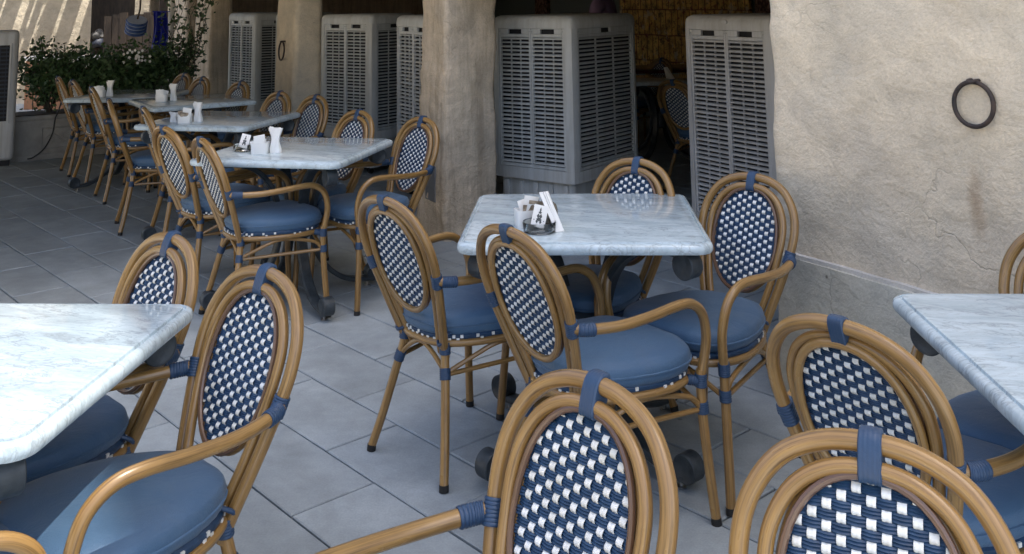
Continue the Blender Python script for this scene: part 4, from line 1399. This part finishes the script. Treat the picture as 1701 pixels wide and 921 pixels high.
def leaf_cloud(b_, pts, size, rnd, up=0.4):
    for p in pts:
        L_ = size * rnd.uniform(0.6, 1.25); w = L_ * rnd.uniform(0.45, 0.65)
        d = Vector((rnd.gauss(0, 1), rnd.gauss(0, 1), rnd.gauss(up, 0.8))).normalized()
        s = d.cross(Vector((rnd.gauss(0, 1), rnd.gauss(0, 1), rnd.gauss(0, 1)))).normalized()
        n = d.cross(s)
        o = len(b_.v); P = Vector(p)
        b_.v += [tuple(P), tuple(P + d * L_ * 0.45 + s * w * 0.5 + n * w * 0.14), tuple(P + d * L_ - n * w * 0.1), tuple(P + d * L_ * 0.45 - s * w * 0.5 + n * w * 0.14), tuple(P + d * L_ * 0.5 - n * 0.02 * w)]
        b_.face((o, o + 1, o + 4)); b_.face((o + 1, o + 2, o + 4)); b_.face((o, o + 4, o + 3)); b_.face((o + 4, o + 2, o + 3))
def shrub(s_, off, h, rx, n, label, mt, seed, size=0.060):
    rnd = random.Random(seed)
    c = PS + PD * s_ + PN * off
    e = tag(empty('shrub', (c.x, c.y, 0.431)), label, 'shrub', 'hedge shrubs in the planter')
    tips = []
    nb = 13
    for k in range(nb):
        a = 2 * PI * k / nb + rnd.uniform(-.3, .3); r_ = rx * rnd.uniform(0.25, 1.0); hh = h * rnd.uniform(0.55, 1.06)
        q = [(0.02 * math.cos(a), 0.02 * math.sin(a), 0.0), (r_ * .35 * math.cos(a), r_ * .3 * math.sin(a), hh * .4), (r_ * .8 * math.cos(a + .2), r_ * .6 * math.sin(a + .2), hh * .75), (r_ * math.cos(a + .3), r_ * .75 * math.sin(a + .3), hh)]
        sp = spline(q, 5); b_ = MB(); b_.tube(sp, lambda f: 0.009 * (1 - 0.75 * f), 6); b_.build('branch', M['bark'], e)
        tips.append(sp)
    pts = []
    for k in range(n):
        sp = tips[rnd.randrange(nb)]
        f = rnd.random() ** 0.6
        p = sp[min(len(sp) - 1, int((0.22 + 0.78 * f) * (len(sp) - 1) + 0.5))]
        g_ = 0.085 * (1.25 - 0.5 * f)
        pts.append((p.x + rnd.gauss(0, g_), p.y + rnd.gauss(0, g_), max(0.02, p.z + rnd.gauss(0, g_ * .8))))
    b_ = MB(); leaf_cloud(b_, pts, size, rnd); b_.build('foliage', mt, e, smooth=False, kind='stuff')
    return e
shrub(0.18, 0.25, 0.66, 0.34, 1900, 'leafy shrub with bronze tips at the left end of the planter', M['leaf'], 1)
shrub(0.50, 0.27, 0.58, 0.34, 1900, 'dense green shrub second from the left end of the planter', M['leaf'], 2)
shrub(0.84, 0.26, 0.50, 0.34, 1900, 'dense green shrub in the middle of the planter, behind the far tables', M['leaf'], 3)
shrub(1.16, 0.25, 0.58, 0.32, 1900, 'green shrub right of the middle of the planter, below the blue cloth', M['leaf'], 4)
shrub(1.42, 0.22, 0.62, 0.20, 800, 'dark leafy shrub at the right end of the planter', M['leaf_vine'], 5)
rnd = random.Random(77)
for k in range(5):
    c = PS + PD * (0.02 + 0.07 * k) + PN * 0.22
    b_ = MB()
    zt = 1.06 + 0.05 * math.sin(k * 2.1)
    leaf_cloud(b_, [(rnd.gauss(0, .04), rnd.gauss(0, .04), rnd.uniform(-.28, 0.02)) for _ in range(60)], 0.035, rnd)
    b_.tube([(0.01, 0.0, -0.60), (0.0, 0.01, -0.3), (0, 0, 0.0)], 0.004, 5)
    tag(b_.build('bronze_sprig', M['leaf_red'], None, smooth=False, loc=(c.x, c.y, zt), kind='stuff'), 'bronze leafed sprigs topping the left end of the hedge', 'sprig', 'bronze sprigs of the hedge')
# flowers
b_ = MB()
for k in range(26):
    cl = rnd.choice(((0.92, 0.94), (1.0, 0.90), (0.96, 0.98), (1.06, 0.95), (0.45, 0.90)))
    c = PS + PD * (cl[0] + rnd.gauss(0, .05)) + PN * (0.02 + rnd.uniform(-.06, .08))
    z = cl[1] + rnd.gauss(0, .03)
    for q in range(5):
        a = 2 * PI * q / 5
        d = Vector((math.cos(a), rnd.uniform(-.3, .1), math.sin(a))) * 0.017
        s = Vector((-math.sin(a), 0, math.cos(a))) * 0.008
        o = len(b_.v); P = Vector((c.x, c.y, z))
        b_.v += [tuple(P), tuple(P + d * .6 + s), tuple(P + d), tuple(P + d * .6 - s)]
        b_.face((o, o + 1, o + 2, o + 3))
tag(b_.build('white_flowers', M['flower'], None, smooth=False, kind='stuff'), 'small white flowers scattered over the hedge', 'flowers')
# climbing plant
def climber():
    c = PS + PD * 1.47 + PN * 0.12
    e = tag(empty('climbing_plant', (c.x, c.y, 0.431)), 'loose climbing plant with round leaves before the pale far pier', 'climbing plant')
    rn = random.Random(9); pts = []
    for k in range(11):
        x, y, z = rn.uniform(-.06, .06), rn.uniform(-.05, .05), 0.0; q = [(x, y, z)]
        dx = rn.uniform(-0.10, 0.13)
        for i in range(9):
            x += dx * .3 + rn.gauss(0, .035); y += rn.gauss(0, .035); z += rn.uniform(0.10, 0.17)
            q.append((x, y, z))
        sp = spline(q, 4)
        b_ = MB(); b_.tube(sp, lambda f: 0.006 * (1 - .7 * f), 5); b_.build('stem', M['bark'], e)
        for p in sp:
            if rn.random() < 0.75: 
                for _ in range(2): pts.append((p.x + rn.gauss(0, .035), p.y + rn.gauss(0, .03), p.z + rn.gauss(0, .03)))
    b_ = MB(); leaf_cloud(b_, pts, 0.062, rn, 0.0); b_.build('foliage', M['leaf_vine'], e, smooth=False, kind='stuff')
climber()

# ------------------------------------------------------------------ behind the hedge
def at(px, py, Y):
    """point at depth Y along world y seen at a photograph pixel"""
    d = fw + rt2 * ((px - 850.5) / F_PX) - up2 * ((py - PRIN_Y) / F_PX)
    return Vector((0, 0, CAM_H)) + d * (Y / d.y)
b_ = MB(); b_.lathe([(0.036, 0), (0.036, 2.72)], 16)
w_ = at(284, 60, 11.6)  # pale post stands in for a pier edge lit by the sun
tag(b_.build('painted_sunlit_edge', M['sunlit_paint'], None, loc=(w_.x, w_.y, -0.01)), 'sunlit edge of the far pier, built as a slim pale post behind the climbing plant', 'post')
# striped drum lantern on its pole
lp = at(226, 45, 10.9)
ln = tag(empty('striped_lantern', lp), 'blue and pale striped drum lantern above the hedge', 'lantern')
X = Matrix.Rotation(0.28, 4, 'Y') @ Matrix.Rotation(0.35, 4, 'X')
for k in range(4):
    b_ = MB(); z = -0.075 + k * 0.042
    b_.lathe([(0.100, 0.0), (0.116, 0.008), (0.119, 0.018), (0.114, 0.030), (0.100, 0.0335)], 28)
    b_.v = [tuple(X @ (Vector(p) + Vector((0, 0, z)))) for p in b_.v]
    b_.build('blue_band', M['lantern'], ln)
    b_ = MB(); b_.lathe([(0.107, 0.034), (0.109, 0.038), (0.107, 0.0415)], 28)
    b_.v = [tuple(X @ (Vector(p) + Vector((0, 0, z)))) for p in b_.v]
    b_.build('pale_band', M['lantern_pale'], ln)
b_ = MB(); b_.tube([tuple(X @ Vector((0, 0, 0.05))), (0.04, 0, 0.2), (0.05, 0.0, 1.5)], 0.011, 8); b_.build('hanging_pole', M['timber'], ln)
# cobalt cloth
b_ = MB(); cc = at(266, 20, 11.1); NX, NZ = 26, 24
for sd in (0, 1):
    for j in range(NZ + 1):
        for i in range(NX + 1):
            u, v = i / NX, j / NZ
            w_c = 0.20 * (0.55 + 0.45 * math.sin(2.2 * v + 0.6))
            b_.v.append((w_c * (u - .5) + 0.02 * math.sin(6 * v), 0.028 * math.sin(u * 17 + 2.5 * v) + sd * 0.003, -0.74 * v))
st = (NX + 1) * (NZ + 1)
for sd in (0, 1):
    for j in range(NZ):
        for i in range(NX):
            a = sd * st + j * (NX + 1) + i; f = (a, a + 1, a + NX + 2, a + NX + 1)
            b_.face(f if sd else f[::-1])
b_.tube([(0.11, 0.02, 0.0), (-0.09, 0, 0.005)], 0.006, 6)
tag(b_.build('cobalt_cloth', M['cobalt'], None, loc=cc), 'cobalt blue cloth hanging among the leaves beside the sunlit pier edge', 'cloth')

fb = empty('far_building', (-8.5, 16.6, 0)); tag(fb, 'sunlit mud plaster building beyond the hedge with a dark doorway', 'building')
fi = Matrix.Translation((8.5, -16.6, 0))
def far_wall(name, x0, x1, y0, z0, z1, mt, res=0.09, amp=0.03, thick=0.4):
    b_ = MB(); nx_ = max(2, int((x1 - x0) / res)); nz_ = max(2, int((min(z1, 3.2) - z0) / res))
    for j in range(nz_ + 2):
        z = z0 + (min(z1, 3.2) - z0) * j / nz_ if j <= nz_ else z1 + 0.001
        for i in range(nx_ + 1):
            x = x0 + (x1 - x0) * i / nx_
            y = y0 + amp * fbm((x, y0, z), 1.6)
            b_.v.append(tuple(fi @ Vector((x, y, z))))
    for j in range(nz_ + 1):
        for i in range(nx_):
            a = j * (nx_ + 1) + i
            b_.face((a, a + 1, a + nx_ + 2, a + nx_ + 1))
    b_.box(tuple(fi @ Vector((x0, y0 + 0.05, z0))), tuple(fi @ Vector((x1, y0 + thick, z1 - 0.002))))
    return b_.build(name, mt, fb, angle=60)
xa = at(151, 40, 16.6).x; xb = at(223, 40, 16.9).x; xc = at(282, 40, 16.9).x
WD = Vector((-0.87, -0.50)).normalized(); WN = Vector((0.50, -0.87)).normalized()
b_ = MB(); LW, HW = 5.5, 3.0; nx_, nz_ = 90, 42
for j in range(nz_ + 2):
    z = -0.05 + HW * j / nz_ if j <= nz_ else 4.5
    for i in range(nx_ + 1):
        s_ = LW * i / nx_
        p = Vector((xa, 16.6)) + WD * s_
        off = 0.035 * fbm((p.x, p.y, z), 1.5) + 0.012 * fbm((p.x, p.y, z), 6.0)
        b_.v.append(tuple(fi @ Vector((p.x + WN.x * off, p.y + WN.y * off, z))))
for j in range(nz_ + 1):
    for i in range(nx_):
        a = j * (nx_ + 1) + i
        b_.face((a, a + nx_ + 1, a + nx_ + 2, a + 1))
q_ = [Vector((xa, 16.6)) - WN * 0.06, Vector((xa, 16.6)) + WD * LW - WN * 0.06, Vector((xa, 16.6)) + WD * LW - WN * 0.5, Vector((xa, 16.6)) - WN * 0.5]
vs = [tuple(fi @ Vector((p.x, p.y, z))) for z in (-0.05, 4.5) for p in q_]
b_.add(vs, [(0, 3, 2, 1), (4, 5, 6, 7), (0, 1, 5, 4), (1, 2, 6, 5), (2, 3, 7, 6), (3, 0, 4, 7)])
b_.build('wall', M['far_plaster'], fb, angle=60)
far_wall('wall', xb, at(247, 40, 16.9).x, 16.9, 1.3, 4.5, M['far_plaster'])
far_wall('wall', at(264, 40, 16.9).x, xc + 2.0, 16.9, 1.3, 4.5, M['far_plaster'])
b_ = MB(); b_.box(tuple(fi @ Vector((xa - 1.6, 17.32, -0.05))), tuple(fi @ Vector((xc + 2.0, 17.5, 4.6)))); b_.build('doorway_dark_sheet', M['timber'], fb, smooth=False)  # dark sheet stands in for the unlit depth of the doorway
b_ = MB(); b_.box(tuple(fi @ Vector((xa - 0.15, 16.7, 2.6))), tuple(fi @ Vector((xb - 0.01, 17.31, 4.59)))); b_.build('door_lintel', M['timber'], fb, smooth=False)
x = at(172, 60, 16.7).x; k = 0
while x < xc + 0.6:
    b_ = MB(); b_.box(tuple(fi @ Vector((x, 16.7 + 0.01 * (k % 2), -0.03))), tuple(fi @ Vector((x + 0.135, 16.73 + 0.01 * (k % 2), 1.30 + 0.03 * (k % 3))))); b_.build('board', M['timber'], fb, smooth=False)
    x += 0.14; k += 1
# low garden wall whose sunlit top is painted as a pale coping
lw = tag(empty('low_wall', at(125, 100, 14.0)), 'low terracotta wall with its sunlit top painted on as a pale coping behind the hedge', 'wall')
lw.location.z = 0
bevel_box('brickwork', (-0.75, 0, -0.03), (0.75, 0.22, 0.70), 0.01, 1, M['terracotta'], lw)
bevel_box('coping', (-0.78, -0.03, 0.7005), (0.78, 0.25, 0.76), 0.012, 2, M['sunlit_paint'], lw)
# bundle in the doorway
bp_ = at(162, 65, 16.95)
bu = tag(empty('cloth_bundle', (bp_.x, bp_.y, 0)), 'white and blue cloth bundle on a stand in the dark doorway', 'bundle')
b_ = MB(); b_.lathe([(0.12, 0), (0.12, 0.02), (0.02, 0.03), (0.02, 0.72), (0.10, 0.74)], 16); b_.build('stand', M['timber'], bu)
for nm, z0, rr, mt in (('blue_sack', 0.741, 0.13, M['navy_pad']), ('white_top', 0.90, 0.105, M['shaded_white'])):
    b_ = MB(); prof = [(rr * math.sin(PI * (0.16 + 0.80 * i / 12)) ** 0.6, 0.17 * i / 12) for i in range(13)]
    b_.lathe(prof, 28)
    b_.v = [(p[0] * (1 + .12 * math.sin(p[2] * 40 + p[0] * 20)), p[1], p[2] + z0 + 0.02 * math.sin(p[0] * 30)) for p in b_.v]
    b_.build(nm, mt, bu)
# pergola over the far court: its slats stripe the far wall with sunlight
pg = empty('pergola', (xa, 16.6, 0), math.atan2(WD.y, WD.x)); pg['kind'] = 'structure'
rn = random.Random(21)
x = -0.9
while x < 5.2:
    w_p = rn.choice((0.06, 0.09, 0.13, 0.22))
    b_ = MB(); b_.box((x, 0.06, 3.05), (x + w_p, 3.0, 3.13)); b_.build('slat', M['timber'], pg, smooth=False)
    x += w_p + rn.choice((0.05, 0.08, 0.14, 0.22))
b_ = MB(); leaf_cloud(b_, [(rn.uniform(-0.9, 5.2), rn.uniform(0.1, 2.9), 3.22 + rn.gauss(0, .04)) for _ in range(420)], 0.15, rn, 0); b_.build('vine_leaves', M['leaf'], pg, smooth=False, kind='stuff')
for px_ in (-0.85, 5.15):
    b_ = MB(); b_.box((px_ - .06, 2.8, -0.04), (px_ + .06, 2.92, 3.045)); b_.build('post', M['timber'], pg, smooth=False)
# canvas awning added out of view to darken far tables; wall across the lane
aw = empty('unseen_awning', arc(5.5, 2, 2.75)); aw['kind'] = 'structure'
ai = Matrix.Translation(-Vector(aw.location))
def arc_slab(name, t0, t1, d0, d1, z0, z1, dz, mt, parent, inv):
    b_ = MB(); vs = [arc(t, d, z - (dz if d == d1 else 0)) for z in (z0, z1) for (t, d) in ((t0, d0), (t1, d0), (t1, d1), (t0, d1))]
    b_.add([inv @ p for p in vs], [(0, 1, 2, 3), (4, 7, 6, 5), (0, 4, 5, 1), (1, 5, 6, 2), (2, 6, 7, 3), (3, 7, 4, 0)])
    o = b_.build(name, mt, parent, smooth=False)
    bm = bmesh.new(); bm.from_mesh(o.data); bmesh.ops.recalc_face_normals(bm, faces=bm.faces); bm.to_mesh(o.data); bm.free()
    return o
arc_slab('canvas', 2.4, 10.6, 0.02, 7.5, 2.60, 2.62, 0.30, M['canvas'], aw, ai)
sn = empty('added_sun_filter', arc(-1, 3.5, 3.4)); sn['kind'] = 'structure'  # unseen sheet, added only to soften the sun on the left table
si = Matrix.Translation(-Vector(sn.location))
b_ = MB(); b_.add([si @ arc(t, d, 3.4) for t, d in ((-2.7, 1.3), (0.3, 1.3), (0.3, 3.4), (-2.7, 3.4))], [(0, 1, 2, 3)]); b_.build('filter_sheet', M['filter_sheet'], sn, smooth=False)
ow = empty('opposite_wall', arc(3, 11, 0)); ow['kind'] = 'structure'
oi_ = Matrix.Translation(-Vector(ow.location))
arc_slab('wall', -14.0, 12.0, 11.0, 11.5, -0.05, 4.2, 0, M['far_plaster'], ow, oi_)

# ------------------------------------------------------------------ inside the arcade
t_ = copy_tree(TB); t_.location = (0.80, 9.25, 0); t_.rotation_euler = (0, 0, 0.2)
tag(t_, 'marble table in the dark room between the two near coolers', 'table', 'tables inside the arcade')
rtb = tag(empty('red_table', (1.02, 10.6, 0), 0.2), 'dark red topped table at the back of the dark room', 'table', 'tables inside the arcade')
bevel_box('table_top', (-0.6, -0.4, 0.72), (0.6, 0.4, 0.75), 0.006, 2, M['red_gloss'], rtb)
for sx in (-1, 1):
    for sy in (-1, 1):
        bevel_box('leg', (sx * .52 - .025, sy * .33 - .025, 0.0), (sx * .52 + .025, sy * .33 + .025, 0.7195), 0.004, 1, M['timber'], rtb)
napkins(0.90, 9.15, 0.4, 'white napkins on the table in the dark room', 'tri', 0.11)
c_ = copy_tree(CH); c_.location = (0.66, 10.1, 0); c_.rotation_euler = (0, 0, 2.2)
tag(c_, 'cane bistro chair deep in the dark room, beside the big cooler', 'chair', 'chairs inside the arcade')
c_ = copy_tree(CH); c_.location = (1.45, 9.2, 0); c_.rotation_euler = (0, 0, 1.9)
tag(c_, 'cane bistro chair deep in the dark room, behind the half hidden cooler', 'chair', 'chairs inside the arcade')

def person():
    p0 = at(1003, 10, 9.3)
    root = tag(empty('person', (p0.x, p0.y, 0), 1.2), 'person in a lavender shirt standing behind the big grey cooler', 'person')
    V, Ed, Rd = [], [], []
    def v(p, r, par=None):
        V.append(p); Rd.append(r)
        if par is not None: Ed.append((par, len(V) - 1))
        return len(V) - 1
    pel = v((0, 0, .95), .135); wai = v((0, 0, 1.10), .125, pel); che = v((0, .01, 1.30), .145, wai); nb = v((0, 0, 1.45), .075, che); nk = v((0, .01, 1.53), .055, nb)
    hd = v((0, .02, 1.63), .085, nk); v((0, .02, 1.71), .07, hd)
    for s in (-1, 1):
        sh = v((s * .19, 0, 1.42), .065, nb); el = v((s * .26, .02, 1.14), .045, sh); wr = v((s * .25, .12, .90), .030, el); pa = v((s * .25, .15, .84), .035, wr)
        for k in range(4):
            f1 = v((s * .25 + (k - 1.5) * .018, .165, .79), .009, pa); v((s * .25 + (k - 1.5) * .018, .175, .755 + .004 * abs(k - 1.5)), .008, f1)
        th = v((s * .22, .175, .835), .010, pa); v((s * .205, .195, .81), .009, th)
        hp = v((s * .09, 0, .90), .085, pel); kn = v((s * .10, .02, .50), .06, hp); an = v((s * .10, 0, .09), .042, kn); v((s * .10, .14, .045), .04, an)
    me = bpy.data.meshes.new('body'); me.from_pydata(V, Ed, [])
    tmp = bpy.data.objects.new('body_skeleton', me); COL.objects.link(tmp)
    tmp.modifiers.new('skin', 'SKIN')
    if not me.skin_vertices: me.attributes.new('skin', 'FLOAT', 'POINT')
    for i, sv in enumerate(me.skin_vertices[0].data):
        sv.radius = (Rd[i], Rd[i]); sv.use_root = (i == 0)
    tmp.modifiers.new('sub', 'SUBSURF').levels = 2
    dg = bpy.context.evaluated_depsgraph_get()
    em = bpy.data.meshes.new_from_object(tmp.evaluated_get(dg))
    bpy.data.objects.remove(tmp)
    em.materials.clear()
    for mt in (M['skin'], M['shirt'], M['trouser']): em.materials.append(mt)
    for p in em.polygons:
        z = p.center.z; x = abs(p.center.x)
        p.material_index = 1 if (0.93 < z < 1.50 and not (x > .2 and z < 1.12)) else (2 if z <= .93 and x < .2 else 0)
        p.use_smooth = True
    link('body', em, root)
    b_ = MB()
    b_.lathe([(0.088, 1.655), (0.096, 1.69), (0.088, 1.735), (0.05, 1.765), (0.005, 1.775)], 20, (0, 0.0, 0)); b_.build('hair', M['hair'], root)
    b_ = MB(); b_.tube(spline([(-.07, .02, 1.485), (0, .075, 1.462), (.07, .02, 1.485), (0, -.07, 1.50)], 5, True), 0.018, 8, closed=True); b_.build('collar', M['shirt'], root)
    for s in (-1, 1):
        b_ = MB(); b_.lathe([(0.001, -.011), (0.008, -.008), (0.011, 0), (0.008, .008), (0.001, .011)], 10, (s * .032, .098, 1.65)); b_.build('eye', M['ceramic'], root)
    b_ = MB(); b_.tube([(0, .10, 1.655), (0, .118, 1.615), (0, .10, 1.605)], 0.011, 8); b_.build('nose', M['skin'], root)
try:
    person()
except Exception as ex:
    print('person failed', ex)
